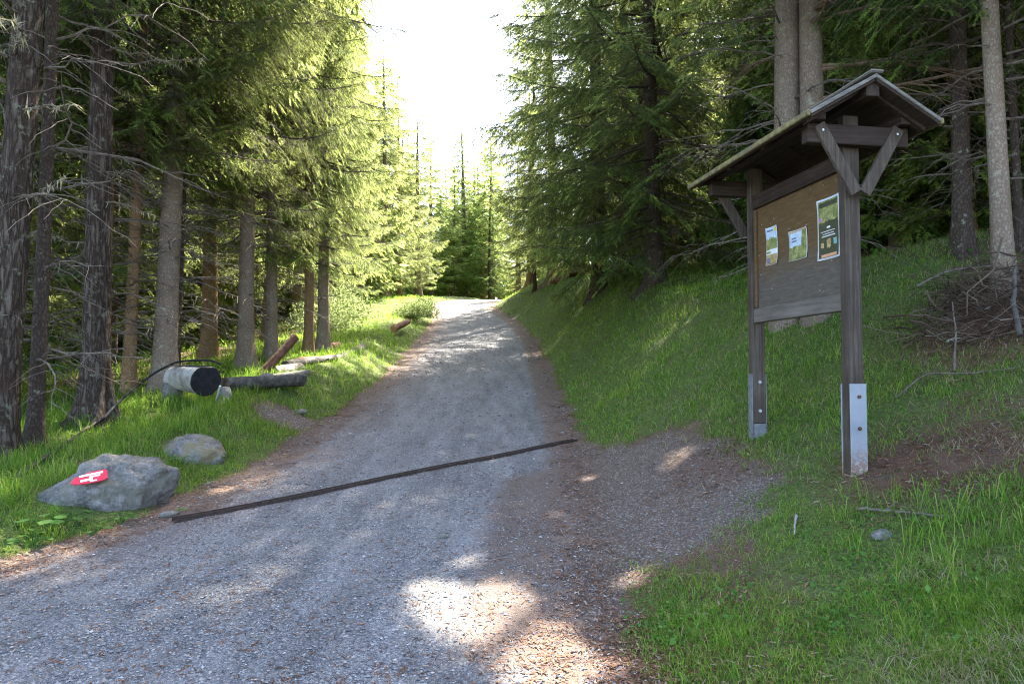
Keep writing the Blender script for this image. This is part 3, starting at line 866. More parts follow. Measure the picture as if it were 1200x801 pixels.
lay = [(0, 1, 0, 1, G, .6), (.70, 1.3, 0, 1, SKY, .7), (.86, .96, .72, .95, [(.3, (.7, .5, .05)), (.7, (.8, .6, .1))], .2), (.88, .93, .1, .6, INK, .2), (.27, .40, 0, 1, W_, .2), (.30, .36, .06, .42, G, .2), (.02, .26, .05, .95, BR, .6), (.05, .20, .08, .3, INK, .3)]
o.data.materials.clear(); o.data.materials.append(mat_poster('narrow poster print', w, h, .004, lay)); o['label'] = 'narrow poster with yellow emblem and two pictures'
# drawing pins and staples left in the panel
for (px, py) in ((903, 262), (907, 256), (893, 263), (950, 222), (965, 217), (980, 210), (925, 268), (945, 263), (890, 300), (892, 322), (905, 338), (962, 334), (961, 340), (966, 341), (885, 266), (955, 312), (975, 305), (930, 330), (915, 222)):
    yy, z_ = board_pt(px, py, -.015)
    if ya < yy < yb:
        MB().tube([(-.015, 0, 0), (-.020, 0, 0)], .0055, 6).build('drawing_pin', M['zinc'], panel).location = (0, yy - (ya + yb) / 2, z_ - zl(2.2))
for p in (P1, P2): CLEAR.append((p.x, p.y, .09))

# ------------------------------------------------------------------ trough, hose, logs
def loglike(name, a, b, r0_, r1_, mats, label, cat='log', seg=18, rings=14, noise=.10, seed=1, bend=.02, flat_top=None, parent=None, group=None):
    a = np.asarray(a, float); b = np.asarray(b, float)
    ts = np.linspace(0, 1, rings); L = np.linalg.norm(b - a)
    P = a + ts[:, None] * (b - a)
    P = P + bend * L * np.stack([np.sin(ts * 3.1), 0 * ts, np.sin(ts * 2.7) * .5], -1)
    T = (b - a) / L
    ref = np.array([0, 0, 1.0]); sdv = np.cross(T, ref); sdv /= np.linalg.norm(sdv); upv = np.cross(sdv, T)
    ang = np.linspace(0, 2 * np.pi, seg, endpoint=False)
    V = []
    for i in range(rings):
        r = (r0_ + (r1_ - r0_) * ts[i]) * (1 + noise * fbm(np.cos(ang) * 1.4 + seed * 7, np.sin(ang) * 1.4 + 0 * ang, ts[i] * L * 2 + 0 * ang, seed))
        cx, cy = np.cos(ang) * r, np.sin(ang) * r
        if flat_top is not None: cy = np.minimum(cy, flat_top * r0_)
        V.append(P[i] + cx[:, None] * sdv + cy[:, None] * upv)
    V = np.concatenate(V); c0 = V[:seg].mean(0); c1 = V[-seg:].mean(0)
    F = []; mi = []
    for i in range(rings - 1):
        for j in range(seg):
            k = (j + 1) % seg; F.append((i * seg + j, i * seg + k, (i + 1) * seg + k, (i + 1) * seg + j))
    root = empty(name, tuple((a + b) / 2)) if parent is None else parent
    if parent is None: tag(root, label, cat, group)
    ctr_ = np.array(root.location) if parent is None else 0
    m = MB(); m.add(V - ctr_, F); m.build('bark', mats[0], root, True)
    for base_, cc, off, s_ in ((0, c0, -T * .003, -1), ((rings - 1) * seg, c1, T * .003, 1)):
        ring = V[base_:base_ + seg]
        inner = cc + (ring - cc) * .96 + off * 2
        m2 = np.concatenate([ring + off * .0, inner, [cc + off * 2]])
        FF = []
        for j in range(seg):
            k = (j + 1) % seg
            q = (j, k, seg + k, seg + j); t3 = (seg + j, seg + k, 2 * seg)
            FF += [q if s_ > 0 else q[::-1], t3 if s_ > 0 else t3[::-1]]
        m = MB(); m.add(m2 - ctr_, FF); m.build('log_end', mats[1], root)
    return root

e0 = at(242, 445, 10.6); e1 = np.array([e0[0] - .72, e0[1] + .56, e0[2] + .02])
trough = loglike('water_trough', e0, e1, .235, .175, (M['bleached'], M['charred']), 'bleached hollowed log trough with a blackened end facing the road', 'water trough', 26, 16, .13, 3, .02, .78)
g = gz(e0[0], e0[1])
ctr_ = np.array(trough.location)
m = MB()   # the hollow on top
ax = (e1 - e0) / np.linalg.norm(e1 - e0); sdv = np.cross(ax, (0, 0, 1)); sdv /= np.linalg.norm(sdv)
c = (e0 + e1) / 2 + np.array([0, 0, .2]) - ctr_
rotm = Matrix((Vector(sdv), Vector(ax), Vector(np.cross(sdv, ax)))).transposed()
m.box(tuple(c), (.20, .8, .012), rotm, .004); m.build('hollow', M['charred'], trough)
rock('support_stone', (e0[0] + .22, e0[1] + .12, g + .10), (.13, .15, .16), .3, 51, 'grey stone propping the blackened end of the log trough', .15, ic=ICO2)
rock('support_stone', (e1[0] - .0, e1[1] - .1, gz(e1[0], e1[1]) + .12), (.2, .16, .17), .8, 52, 'dark stone propping the far end of the log trough', .15, ic=ICO2)
s0 = at(258, 452, 10.35); s1 = onground(252, 471)
MB().tube([s1 - s1 + np.array([0, 0, -.03]), (s0 - s1)], .013, 7).build('white_stake', M['white_paint']).location = s1
tag(bpy.data.objects['white_stake'], 'thin white stake leaning under the trough end', 'stake')
q0 = at(262, 445, 11.3); q1 = at(354, 442, 12.3); q0[2] -= .02
loglike('water_trough', q0, q1, .16, .15, (M['greylog'], M['greylog']), 'long grey half log trough with a flat top behind the bleached trough', 'water trough', 20, 14, .06, 8, .0, .35)
qs = at(312, 452, 12.0); qs[2] = gz(qs[0], qs[1]) + .09
rock('support_stone', tuple(qs), (.17, .14, .15), .2, 53, 'dark block under the right end of the long grey trough', .12, ic=ICO2)
# hose
h0_ = at(246, 424, 10.75); h1_ = at(205, 424, 10.6); h2 = at(160, 452, 9.9); h3 = at(130, 480, 9.2); h4 = onground(112, 503); h4[2] += .06
pts = np.array([at(258, 426, 10.9) + np.array([0, 0, .0]), h0_ + np.array([0, 0, .03]), at(225, 422, 10.65), h1_, at(182, 436, 10.3), h2, at(144, 466, 9.6), h3, at(120, 492, 8.9), h4])
def smooth_path(p, m=60):
    p = np.asarray(p, float); t = np.arange(len(p)); tt = np.linspace(0, len(p) - 1, m)
    q = np.stack([np.interp(tt, t, p[:, i]) for i in range(3)], -1)
    for _ in range(6): q[1:-1] = (q[:-2] + 2 * q[1:-1] + q[2:]) / 4
    return q
hp_ = smooth_path(pts)
ho = MB().tube(hp_ - hp_[0], .016, 10).build('water_hose', M['hose'], None, True); ho.location = hp_[0]
tag(ho, 'black hose arching from the grass onto the bleached log trough', 'hose')
# logs beyond the troughs
def lg(px0, py0, Y0, px1, py1, Y1, r, mats, label, seed, **k):
    loglike('log', at(px0, py0, Y0), at(px1, py1, Y1), r, r * .9, mats, label, seed=seed, **k)
lg(304, 440, 13.2, 346, 395, 13.8, .085, (M['redlog'], M['redlog']), 'reddish log leaning steeply up out of the log pile', 61)
lg(306, 444, 12.7, 362, 436, 13.4, .055, (M['birchlog'], M['sawn']), 'thin pale peeling log lying in front of the log pile', 62)
lg(349, 425, 14.4, 372, 422, 15.3, .10, (M['redlog'], M['sawn']), 'short round log showing its sawn end in the pile', 63)
lg(322, 437, 13.6, 352, 432, 14.3, .12, (M['birchlog'], M['birchlog']), 'pale split log under the short sawn log', 64, noise=.35)
lg(334, 428, 14.0, 392, 420, 15.6, .09, (M['greylog'], M['greylog']), 'grey weathered log behind the pale split log', 65, noise=.3)
lg(366, 436, 14.6, 425, 408, 19, .12, (M['greylog'], M['greylog']), 'long dark grey log lying along the top of the grass bank', 66, noise=.3, rings=26)
lg(388, 407, 17.6, 396, 405, 18.6, .11, (M['redlog'], M['sawn']), 'log with a bright round sawn end beside the two thin trunks', 67)
lg(461, 385, 23.5, 478, 377, 25.5, .11, (M['redlog'], M['sawn']), 'log with a reddish end near the bushy end of the left verge', 68)
# sticks
def stick(name, pts, r, mat, label, cat='stick', taper=.5, side=True):
    P = smooth_path(pts, 24)
    rng = np.random.default_rng(int(abs(P[0, 0]) * 1000))
    P[1:-1] += rng.normal(size=(22, 3)) * r * .2
    m = MB(); m.tube(P - P[0], np.linspace(r, r * taper, 24), 7)
    if side:
        for k in (8, 15):
            d = rng.normal(size=3); d[2] = abs(d[2]); d /= np.linalg.norm(d)
            m.tube([P[k] - P[0], P[k] - P[0] + d * r * 9], [r * .5, r * .2], 5)
    o = m.build(name, mat, None, True); o.location = P[0]; return tag(o, label, cat)
def gp(px, py, up=.02):
    p = onground(px, py); p[2] += up; return p
stick('stick', [gp(1005, 599), gp(1035, 603, .03), gp(1070, 606), gp(1112, 612)], .011, M['twig_wood'], 'long thin dead stick lying in front of the notice board on the right')
stick('stick', [gp(933, 608), gp(932, 618, .03), gp(931, 630)], .010, M['birchlog'], 'short pale stick standing in the grass left of the near post', side=False)
stick('stick', [gp(443, 682, .01), gp(458, 681, .012), gp(472, 681, .01)], .008, M['birchlog'], 'short bleached stick on the gravel road', side=False)
stick('stick', [gp(20, 562), gp(55, 540, .05), gp(85, 522, .08), gp(122, 493, .06)], .022, M['branch_wood'], 'old grey pole lying in the grass below the hose', side=False)
stick('stick', [gp(1075, 390, .5), gp(1110, 372, .5), gp(1150, 352, .35), gp(1196, 340, .3)], .014, M['twig_wood'], 'bare grey branch sticking out above the brushwood heap')
stick('stick', [gp(1118, 440, .04), gp(1121, 420, .25), gp(1117, 404, .42)], .012, M['twig_wood'], 'upright forked twig in front of the brushwood heap')
stick('stick', [gp(1196, 405, .1), gp(1188, 392, .3), gp(1192, 372, .5)], .03, M['greylog'], 'thick grey branch stub at the right edge of the brushwood heap', side=False)
stick('stick', [gp(1050, 470, .03), gp(1085, 448, .1), gp(1130, 446, .06), gp(1190, 436, .03)], .009, M['twig_wood'], 'long thin branch lying below the brushwood heap')

#@@TREES
# ------------------------------------------------------------------ trees
def shoot_templates(n, wid, base, rng, k=4):
    out = []
    for _ in range(k):
        V = []
        for i in range(n):
            u = i / n
            ww = wid * (1 - .45 * u)
            for sgn in (-1, 1):
                el = rng.normal() * .45 + (.25 if i % 3 == 0 else 0)
                V += [(u - base * .5, 0, 0), (u + base * .5, 0, 0), (u + base * .5 + .07 + .09 * rng.random(), sgn * ww * math.cos(el), ww * math.sin(el))]
        V += [(.86, -.035, 0), (.86, .035, 0), (1.1, 0, 0)]
        out.append(np.array(V))
    return out
_r = np.random.default_rng(3)
TPL_N = shoot_templates(11, .135, .068, _r)      # fine
TPL_M = shoot_templates(6, .17, .13, _r)      # middle
TPL_C = shoot_templates(5, .25, .24, _r)      # coarse

def place_shoots(tpls, O, D, S, rng):
    """O,D (N,3), S (N,) -> verts (N*k*3,3)"""
    D = D / (np.linalg.norm(D, axis=1)[:, None] + 1e-9)
    up = np.tile(np.array([0, 0, 1.0]), (len(D), 1)) + rng.normal(size=D.shape) * .55
    A = np.cross(D, up); A /= np.linalg.norm(A, axis=1)[:, None] + 1e-9
    B = np.cross(A, D)
    res = []
    pick = rng.integers(0, len(tpls), len(D))
    for k, T in enumerate(tpls):
        m = pick == k
        if not m.any(): continue
        V = O[m][:, None, :] + S[m][:, None, None] * (T[None, :, 0:1] * D[m][:, None, :] + T[None, :, 1:2] * A[m][:, None, :] + T[None, :, 2:3] * B[m][:, None, :])
        res.append(V.reshape(-1, 3))
    return np.concatenate(res)

def gen_branch(L, rng, ls, ss, shl, droop, bare, curtain):
    """one spruce branch along +x; returns shoot origins, directions, lengths, tip flags, axis points"""
    s = np.arange(bare * L, L, ls) + rng.random() * ls
    s = s[s < L * .985]
    if len(s) < 1: s = np.array([L * .8])
    a = -.05 - droop * .5; b = -droop * .8; c = droop * .75 + .10
    fz = lambda q: a * q + b * q * q / L + c * q ** 3 / L ** 2
    s = np.repeat(s, 2); sg = np.tile([1.0, -1.0], len(s) // 2)
    s = s + rng.normal(size=len(s)) * ls * .3
    ang = rng.uniform(.65, 1.15, len(s))
    ll = np.clip((.50 * (L - s) + .10) * rng.uniform(.65, 1.15, len(s)), .08, 1.0)
    O = np.stack([s, 0 * s, fz(s)], -1)
    dz = -(.12 + curtain * rng.uniform(.3, 1.0, len(s)))
    D = np.stack([np.cos(ang), sg * np.sin(ang), dz], -1); D /= np.linalg.norm(D, axis=1)[:, None]
    # add axis tip as a lateral too
    O = np.concatenate([O, [[L * .9, 0, fz(L * .9)]]]); D = np.concatenate([D, [[1, 0, .1]]]); ll = np.append(ll, .12 + .1 * L * .5)
    mx = int(ll.max() / ss) + 1
    q = (np.arange(mx) + .5)[None, :] * ss + rng.normal(size=(len(ll), mx)) * ss * .25
    ok = q < ll[:, None]
    li, qi = np.nonzero(ok)
    qq = q[li, qi]
    sag = -(.25 + curtain * .5) * qq ** 2
    P = O[li] + D[li] * qq[:, None]; P[:, 2] += sag
    Dl = D[li].copy(); Dl[:, 2] -= (.5 + curtain) * qq
    sd = np.cross(Dl, np.array([0, 0, 1.0])); sd /= np.linalg.norm(sd, axis=1)[:, None] + 1e-9
    So, Sd, Ss = [], [], []
    for sgn in (-1, 1):
        k = rng.uniform(.6, 1.0, len(P))
        d = Dl * .75 + sd * (sgn * k)[:, None]; d[:, 2] -= rng.uniform(0, .35 + curtain * .8, len(P))
        So.append(P); Sd.append(d); Ss.append(shl * rng.uniform(.7, 1.15, len(P)))
    # lateral tips
    Pt = O + D * ll[:, None]; Pt[:, 2] += -(.25 + curtain * .5) * ll ** 2
    Dt = D.copy(); Dt[:, 2] -= (.4 + curtain) * ll
    So.append(Pt - Dt * .04); Sd.append(Dt); Ss.append(shl * rng.uniform(.8, 1.2, len(Pt)))
    So = np.concatenate(So); Sd = np.concatenate(Sd); Ss = np.concatenate(Ss)
    tip = np.zeros(len(So), bool); tip[-len(Pt):] = True
    near_end = np.concatenate([qq > ll[li] - ss * 1.2] * 2 + [np.ones(len(Pt), bool)])
    tip |= near_end & (rng.random(len(So)) < .35)
    t = np.linspace(0, 1, 7) * L
    axis = np.stack([t, 0 * t, fz(t)], -1)
    return So, Sd, Ss, tip, axis, (O, D, ll)

def tubes_np(paths, r0, r1, seg=4):
    """paths (N,m,3) -> verts, quads"""
    P = np.asarray(paths, float); N, m, _ = P.shape
    r0 = np.broadcast_to(r0, (N,)); r1 = np.broadcast_to(r1, (N,))
    T = np.gradient(P, axis=1); T /= np.linalg.norm(T, axis=2)[..., None] + 1e-9
    ref = np.array([.13, .07, 1.0])
    A = np.cross(T, ref); A /= np.linalg.norm(A, axis=2)[..., None] + 1e-9
    B = np.cross(A, T)
    w = np.linspace(0, 1, m)[None, :]
    r = r0[:, None] * (1 - w) + r1[:, None] * w
    ang = np.linspace(0, 2 * np.pi, seg, endpoint=False)
    V = P[:, :, None, :] + r[..., None, None] * (np.cos(ang)[None, None, :, None] * A[:, :, None, :] + np.sin(ang)[None, None, :, None] * B[:, :, None, :])
    i = np.arange(N)[:, None, None] * m * seg + np.arange(m - 1)[None, :, None] * seg
    j = np.arange(seg)[None, None, :]; k = (j + 1) % seg
    Qd = np.stack(np.broadcast_arrays(i + j, i + k, i + seg + k, i + seg + j), -1).reshape(-1, 4)
    return V.reshape(-1, 3), Qd

def make_crown(name, seed, H, h0, Rm, fine_to, fine, coarse, droop=.35, curtain=.45, tipp=1.0, whorl=.42, per=5, mats=None, prof=.85):
    """fine/coarse = (template, lateral spacing, shoot spacing, shoot length)"""
    rng = np.random.default_rng(seed)
    VF, VT, WP, WR = [], [], [], []
    LP = []; LR = []
    z = h0; az = rng.random() * 6.28
    while z < H - .25:
        f = (H - z) / (H - h0)
        L0 = Rm * min(1, f * 1.25) ** prof
        low = 1 - f
        if low < .12: L0 *= .62 + 3.2 * low
        for k in range(per):
            az += 2.4 + rng.normal() * .25
            L = max(.25, L0 * rng.uniform(.68, 1.12))
            zz = z + rng.uniform(-.2, .2)
            det = fine if zz < fine_to else coarse
            tp, ls, ss, shl = det
            dr_ = droop * (1.15 - .75 * low) * rng.uniform(.6, 1.3)
            bare = .30 if low < .35 else .15
            So, Sd, Ss, tip, axis, lat = gen_branch(L, rng, ls, ss, shl, dr_, bare, curtain * rng.uniform(.5, 1.3))
            c, s = math.cos(az), math.sin(az)
            Rz = np.array([[c, s, 0], [-s, c, 0], [0, 0, 1]])
            off = np.array([0, 0, zz])
            So = So @ Rz + off; Sd = Sd @ Rz
            tip = tip & (rng.random(len(tip)) < tipp)
            if (~tip).any(): VF.append(place_shoots(tp, So[~tip], Sd[~tip], Ss[~tip], rng))
            if tip.any(): VT.append(place_shoots(tp, So[tip], Sd[tip], Ss[tip], rng))
            WP.append(axis @ Rz + off); WR.append(.006 + .009 * L)
            if zz < fine_to:
                O, D, ll = lat
                mid = O + D * (ll * .5)[:, None]; end = O + D * ll[:, None]
                mid[:, 2] -= .08 * ll ** 2; end[:, 2] -= (.25 + curtain * .5) * ll ** 2
                LP.append(np.stack([O, mid, end], 1) @ Rz + off)
        z += whorl * rng.uniform(.8, 1.2) * (1.0 if z < fine_to else 1.15)
    V1 = np.concatenate(VF); V2 = np.concatenate(VT) if VT else np.zeros((0, 3))
    n1, n2 = len(V1) // 3, len(V2) // 3
    Vw, Qw = tubes_np(np.stack(WP), np.array(WR), .004, 4)
    Vs = [V1, V2, Vw]; Qs = [Qw + len(V1) + len(V2)]; o_ = len(V1) + len(V2) + len(Vw)
    if LP:
        Vl, Ql = tubes_np(np.concatenate(LP), .006, .003, 3); Vs.append(Vl); Qs.append(Ql + o_)
    V = np.concatenate(Vs)
    T = np.arange((n1 + n2) * 3).reshape(-1, 3)
    tm = np.concatenate([np.zeros(n1, np.int32), np.ones(n2, np.int32)])
    mats = mats or [M['needles'], M['tips'], M['branch_wood']]
    return mesh_arrays(name, V, T, np.concatenate(Qs), mats, tm, 2)

def make_dead(name, seed, z0, z1, n, L0, mat, lichen=0, droop=.35, sub=5, thick=1.0, rt=.12):
    """dead lower branches of one tree in one mesh"""
    rng = np.random.default_rng(seed)
    Ps, R0 = [], []
    LV = []
    for k in range(n):
        z = rng.uniform(z0, z1); az = rng.random() * 6.28; L = L0 * rng.uniform(.35, 1.15)
        t = np.linspace(0, 1, 7)
        dr_ = droop * rng.uniform(-.2, 1.3)
        q = np.stack([rt * .6 + t * L, L * .06 * rng.normal() * np.sin(t * 3), -dr_ * L * t ** 1.6 + .12 * L * t], -1)
        q[1:] += rng.normal(size=(6, 3)) * .018 * L
        c, s = math.cos(az), math.sin(az); Rz = np.array([[c, s, 0], [-s, c, 0], [0, 0, 1]])
        P = q @ Rz + np.array([0, 0, z]); Ps.append(P); R0.append((.006 + .007 * L) * thick)
        for j in range(int(sub * L)):
            i = rng.integers(1, 6); f = rng.random(); b0 = P[i] * (1 - f) + P[i + 1 if i < 6 else 6] * f
            ang = az + rng.choice([-1, 1]) * rng.uniform(.5, 1.1)
            d = np.array([math.cos(ang), math.sin(ang), rng.uniform(-.6, .15)]); l = L * rng.uniform(.12, .38)
            tt = np.linspace(0, 1, 7)[:, None]
            S = b0 + d * l * tt; S[:, 2] -= .25 * l * tt[:, 0] ** 2; S[1:] += rng.normal(size=(6, 3)) * .015 * l
            Ps.append(S); R0.append((.003 + .004 * l) * thick)
        if lichen:
            m = int(lichen * L * 60)
            i = rng.uniform(0, 5.9, m); i0 = i.astype(int); f = (i - i0)[:, None]
            b = P[i0] * (1 - f) + P[i0 + 1] * f
            h = rng.uniform(.006, .030, m) * (0.5 + 1.0 * (vnoise(i * 1.5, np.full(m, float(k)), seed=seed) > .2)); w = rng.uniform(.005, .014, m)
            a2 = rng.random(m) * 6.28
            W = np.stack([np.cos(a2) * w, np.sin(a2) * w, 0 * w], -1)
            j = rng.normal(size=(m, 3)) * .022
            LV.append(np.stack([b - W + np.array([0, 0, .01]), b + W + np.array([0, 0, .01]), b + 2.5 * j - np.stack([0 * h, 0 * h, h], -1)], 1).reshape(-1, 3))
    V, Qd = tubes_np(np.stack(Ps), np.array(R0), .002, 4)
    if LV:
        L_ = np.concatenate(LV); T = np.arange(len(L_)).reshape(-1, 3) + len(V)
        return mesh_arrays(name, np.concatenate([V, L_]), T, Qd, [mat, M['lichen']], 1, 0)
    return mesh_arrays(name, V, None, Qd, [mat])

def make_trunk(name, seed, H, r, mat, seg=20, fine=6, flare=.5, lean=0, rough=.03, furrow=0, bow=.1):
    rng = np.random.default_rng(seed)
    lo = np.arange(-.6, min(H, 9), 9.0 / (fine * 9)); hi = np.arange(9.5, H, 1.2)
    z = np.concatenate([lo, hi[hi > lo[-1]]])
    z = np.append(z, H) if z[-1] < H else z
    rad = r * (np.clip(1 - z / H, .02, 1.2) ** .75) * (1 + flare * np.exp(-np.clip(z, -.3, 99) / .28) + .12 * np.exp(-np.clip(z, 0, 99) / 1.2))
    ang = np.linspace(0, 2 * np.pi, seg, endpoint=False)
    A, Zz = np.meshgrid(ang, z)
    Rr = rad[:, None] * (1 + rough * fbm(np.cos(A) * 2 + seed, np.sin(A) * 2, Zz * 1.5, seed))
    Rr *= 1 + flare * .55 * np.exp(-np.clip(Zz, -.2, 99) / .3) * np.cos(A * 5 + seed + .6 * np.sin(A * 2)) * .5
    if furrow:
        fn = np.abs(fbm(A * 9 / np.pi * 1.6 + .8 * vnoise(A, Zz * 2, seed=seed), Zz * 1.8, seed=seed + 9, octv=2))
        Rr *= 1 + furrow * (fn - .3)
    ox = bow * np.sin(z * .22 + seed) - bow * math.sin(seed); oy = bow * np.cos(z * .19 + seed) - bow * math.cos(seed)
    V = np.stack([Rr * np.cos(A) + ox[:, None], Rr * np.sin(A) + oy[:, None], Zz], -1).reshape(-1, 3)
    I = np.arange(len(z) * seg).reshape(len(z), seg)
    Qd = np.stack([I[:-1], np.roll(I[:-1], -1, 1), np.roll(I[1:], -1, 1), I[1:]], -1).reshape(-1, 4)
    return mesh_arrays(name, V, None, Qd, [mat], smooth=True)

FN = (TPL_N, .11, .075, .135)
MD = (TPL_M, .15, .115, .19)
CO = (TPL_C, .25, .22, .32)
CROWN = {
    # near trees whose lowest branches are close to the viewer
    'near_a': make_crown('crown', 101, 22, 3.0, 3.3, 8.5, FN, CO, .32, .50, 1.0, .58, 4),
    'near_b': make_crown('crown', 102, 22, 1.1, 3.9, 13, MD, CO, .48, .55, 1.0, .46, 5),
    'near_c': make_crown('crown', 103, 23, 4.1, 3.6, 8.2, FN, CO, .30, .55, 1.0, .56, 4),
    'mid_a': make_crown('crown', 104, 21, 2.6, 3.1, 13.0, MD, CO, .36, .42, 1.0, .56, 4),
    'mid_b': make_crown('crown', 105, 23, 4.2, 3.0, 14.0, MD, CO, .34, .45, 1.0, .58, 5),
    'mid_c': make_crown('crown', 106, 17, 1.3, 2.9, 12.0, MD, CO, .40, .40, 1.0, .54, 4),
    'far_a': make_crown('crown', 107, 20, 3.6, 2.8, 0, CO, CO, .36, .45, 1.0, .52, 5),
    'far_b': make_crown('crown', 108, 16, 1.2, 2.6, 0, CO, CO, .40, .40, 1.0, .5, 5),
    'pale': make_crown('crown', 112, 17, 1.6, 2.9, 0, CO, CO, .36, .35, 1.0, .46, 5, mats=[M['larch'], M['tips'], M['branch_wood']]),  # crest spruces in lightened needles, sunlight put into the colour
    'dense': make_crown('crown', 111, 17, .9, 3.2, 0, CO, CO, .40, .45, 1.0, .42, 6),
    'young': make_crown('crown', 109, 6.0, .4, 1.5, 6, MD, MD, .25, .25, 1.0, .33, 5),
    'larch': make_crown('crown', 110, 21, 5.0, 2.5, 21, MD, MD, .30, .30, 0, .55, 5, [M['larch'], M['larch'], M['larch_wood']]),
}
CH = {'near_a': 22, 'near_b': 21, 'near_c': 23, 'mid_a': 21, 'mid_b': 23, 'mid_c': 17, 'far_a': 20, 'far_b': 16, 'young': 6, 'larch': 21, 'dense': 17, 'pale': 17}
DEAD = {
    'few': make_dead('dead_branches', 201, .9, 4.5, 26, 1.3, M['twig_wood']),
    'many': make_dead('dead_branches', 202, .8, 6.5, 60, 1.7, M['twig_wood'], 0, .4, 6),
    'lichen': make_dead('dead_branches', 203, 2.2, 7.5, 18, 1.6, M['twig_wood'], 1.0, .35, 4, 1.3),
    'larch': make_dead('dead_branches', 204, 2.4, 9.0, 26, 2.9, M['larch_wood'], 0, .30, 7, 1.5),
}
TRUNKS = {}
def trunk_mesh(kind, H, r, seed):
    """trunks of the unnamed forest share a few meshes"""
    key = (kind, round(H), seed % 3)
    if key not in TRUNKS: TRUNKS[key] = make_trunk('trunk', seed % 3 + 40, H, 1.0 * .15, M[kind], 14, 3, .35)
    return TRUNKS[key]

TREES = []
def tree(x, y, crown, r, label, group=None, bark='bark_spruce', dead='few', rz=None, s=1.0, lean=(0, 0), hero=True, furrow=0, name='spruce_tree', cat='tree', flare=.5, z=None, H=None, sxy=1.0):
    i = len(TREES)
    rng = random.Random(i * 17 + 5)
    rz = rng.random() * 6.28 if rz is None else rz
    z = gz(x, y) if z is None else z
    t = empty(name, (x, y, z), rz)
    t.rotation_euler = (lean[1], lean[0], 0)
    t.rotation_euler = (Matrix.Rotation(lean[0], 3, 'Y') @ Matrix.Rotation(-lean[1], 3, 'X') @ Matrix.Rotation(rz, 3, 'Z')).to_euler()
    tag(t, label, cat, group)
    Hh = H or CH[crown] * s
    if hero:
        me = make_trunk('trunk', i + 3, Hh, r, M[bark], 40 if furrow else 22, 14 if furrow else 7, flare, 0, .03, furrow)
        link('trunk', me, t)
    else:
        o = link('trunk', trunk_mesh(bark, 20, r, i), t); o.scale = (r / .15, r / .15, Hh / 20)
    if crown:
        o = link('crown', CROWN[crown], t); o.scale = (s * sxy, s * sxy, s)
    if dead:
        o = link('dead_branches', DEAD[dead], t)
        sc = rng.uniform(.85, 1.15); o.scale = (sc, sc, sc); o.rotation_euler = (0, 0, rng.random() * 6)
    TREES.append((x, y)); return t

def ptree(px, py, wpx, crown, label, **k):
    p = onground(px, py); dbg('T', [round(v, 1) for v in p], label)
    r = wpx / FPX * p[1] / 2
    return tree(p[0], p[1], crown, r, label, **k)
#@@PLACE
# left edge
L = [
 (-5, 538, 36, 'near_c', 'thick dark furrowed larch trunk at the left edge of the picture', dict(bark='bark_furrow', dead='lichen', furrow=.22, name='larch_tree', s=1.5, sxy=.8, lean=(R(1.1), 0))),
 (112, 494, 30, None, 'furrowed lichen hung trunk with a flared base just left of the hose', dict(bark='bark_furrow', dead='lichen', furrow=.18, name='larch_tree', H=24, flare=.8, lean=(R(-1.0), 0))),
 (192, 456, 25, 'near_c', 'pale grey spruce trunk leaning right beside the bleached trough', dict(bark='bark_spruce', dead='few', lean=(R(1.5), 0), s=1.0)),
 (40, 524, 16, None, 'dark spruce between the thick left edge trunk and the furrowed trunk', dict(bark='bark_dark', dead='many', H=22)),
 (150, 462, 14, 'mid_b', 'warm brown slim spruce just left of the pale grey leaning trunk', dict(bark='bark_warm_lit', dead='many')),
 (121, 470, 11, 'mid_b', 'thin orange brown trunk half hidden behind the furrowed trunk', dict(bark='bark_warm_lit', dead='many')),
 (245, 421, 17, 'mid_b', 'warm brown spruce rising right behind the bleached trough', dict(bark='bark_warm_lit', dead='many')),
 (288, 431, 18, 'near_a', 'brown spruce with hanging branches behind the long grey trough', dict(bark='bark_spruce', dead='few', sxy=.76)),
 (318, 420, 13, 'mid_a', 'spruce behind the reddish leaning log', dict(bark='bark_spruce', dead='many', sxy=.8)),
 (362, 414, 11, 'mid_a', 'mossy yellowish trunk, left of two thin trunks past the log pile', dict(bark='bark_warm_lit', dead='few', sxy=.68, s=.9)),
 (379, 411, 13, 'near_a', 'grey trunk, right of two thin trunks past the log pile', dict(bark='bark_spruce', dead='few', sxy=.64, s=.9)),
 (205, 450, 9, 'mid_b', 'thin dark trunk showing just right of the pale grey leaning trunk', dict(bark='bark_dark', dead='many')),
]
for (px, py, w, cr, lab, k) in L:
    t = ptree(px, py, w, cr, lab, **k); dbg(lab, [round(v, 2) for v in t.location], round(w / FPX * t.location.y, 2))
# left row further up the road
for (x, y, cr, s, lab) in ((-6.9, 20.5, 'mid_a', .85, 'sunlit spruce with branches reaching toward the road, nearest of the left row'),
                           (-7.6, 25.5, 'mid_c', .95, 'broad sunlit spruce second in the left row up the road'),
                           (-7.2, 29.5, 'mid_c', .85, 'sunlit spruce behind the bushy end of the left verge'),
                           (-7.8, 34.0, 'mid_a', .75, 'sunlit spruce before the road crest on the left'),
                           (-7.0, 39.5, 'mid_c', .85, 'shorter sunlit spruce at the crest left of the road'),
                           (-9.5, 44.0, 'mid_a', .8, 'spruce beyond the crest, leftmost above the bright verge'),
                           (-7.6, 50.0, 'mid_c', .8, 'spruce beyond the crest just left of the sky gap')):
    tree(x, y, cr, .17, lab, bark='bark_spruce', dead='few', s=s, group='spruces in a row on the left of the road')
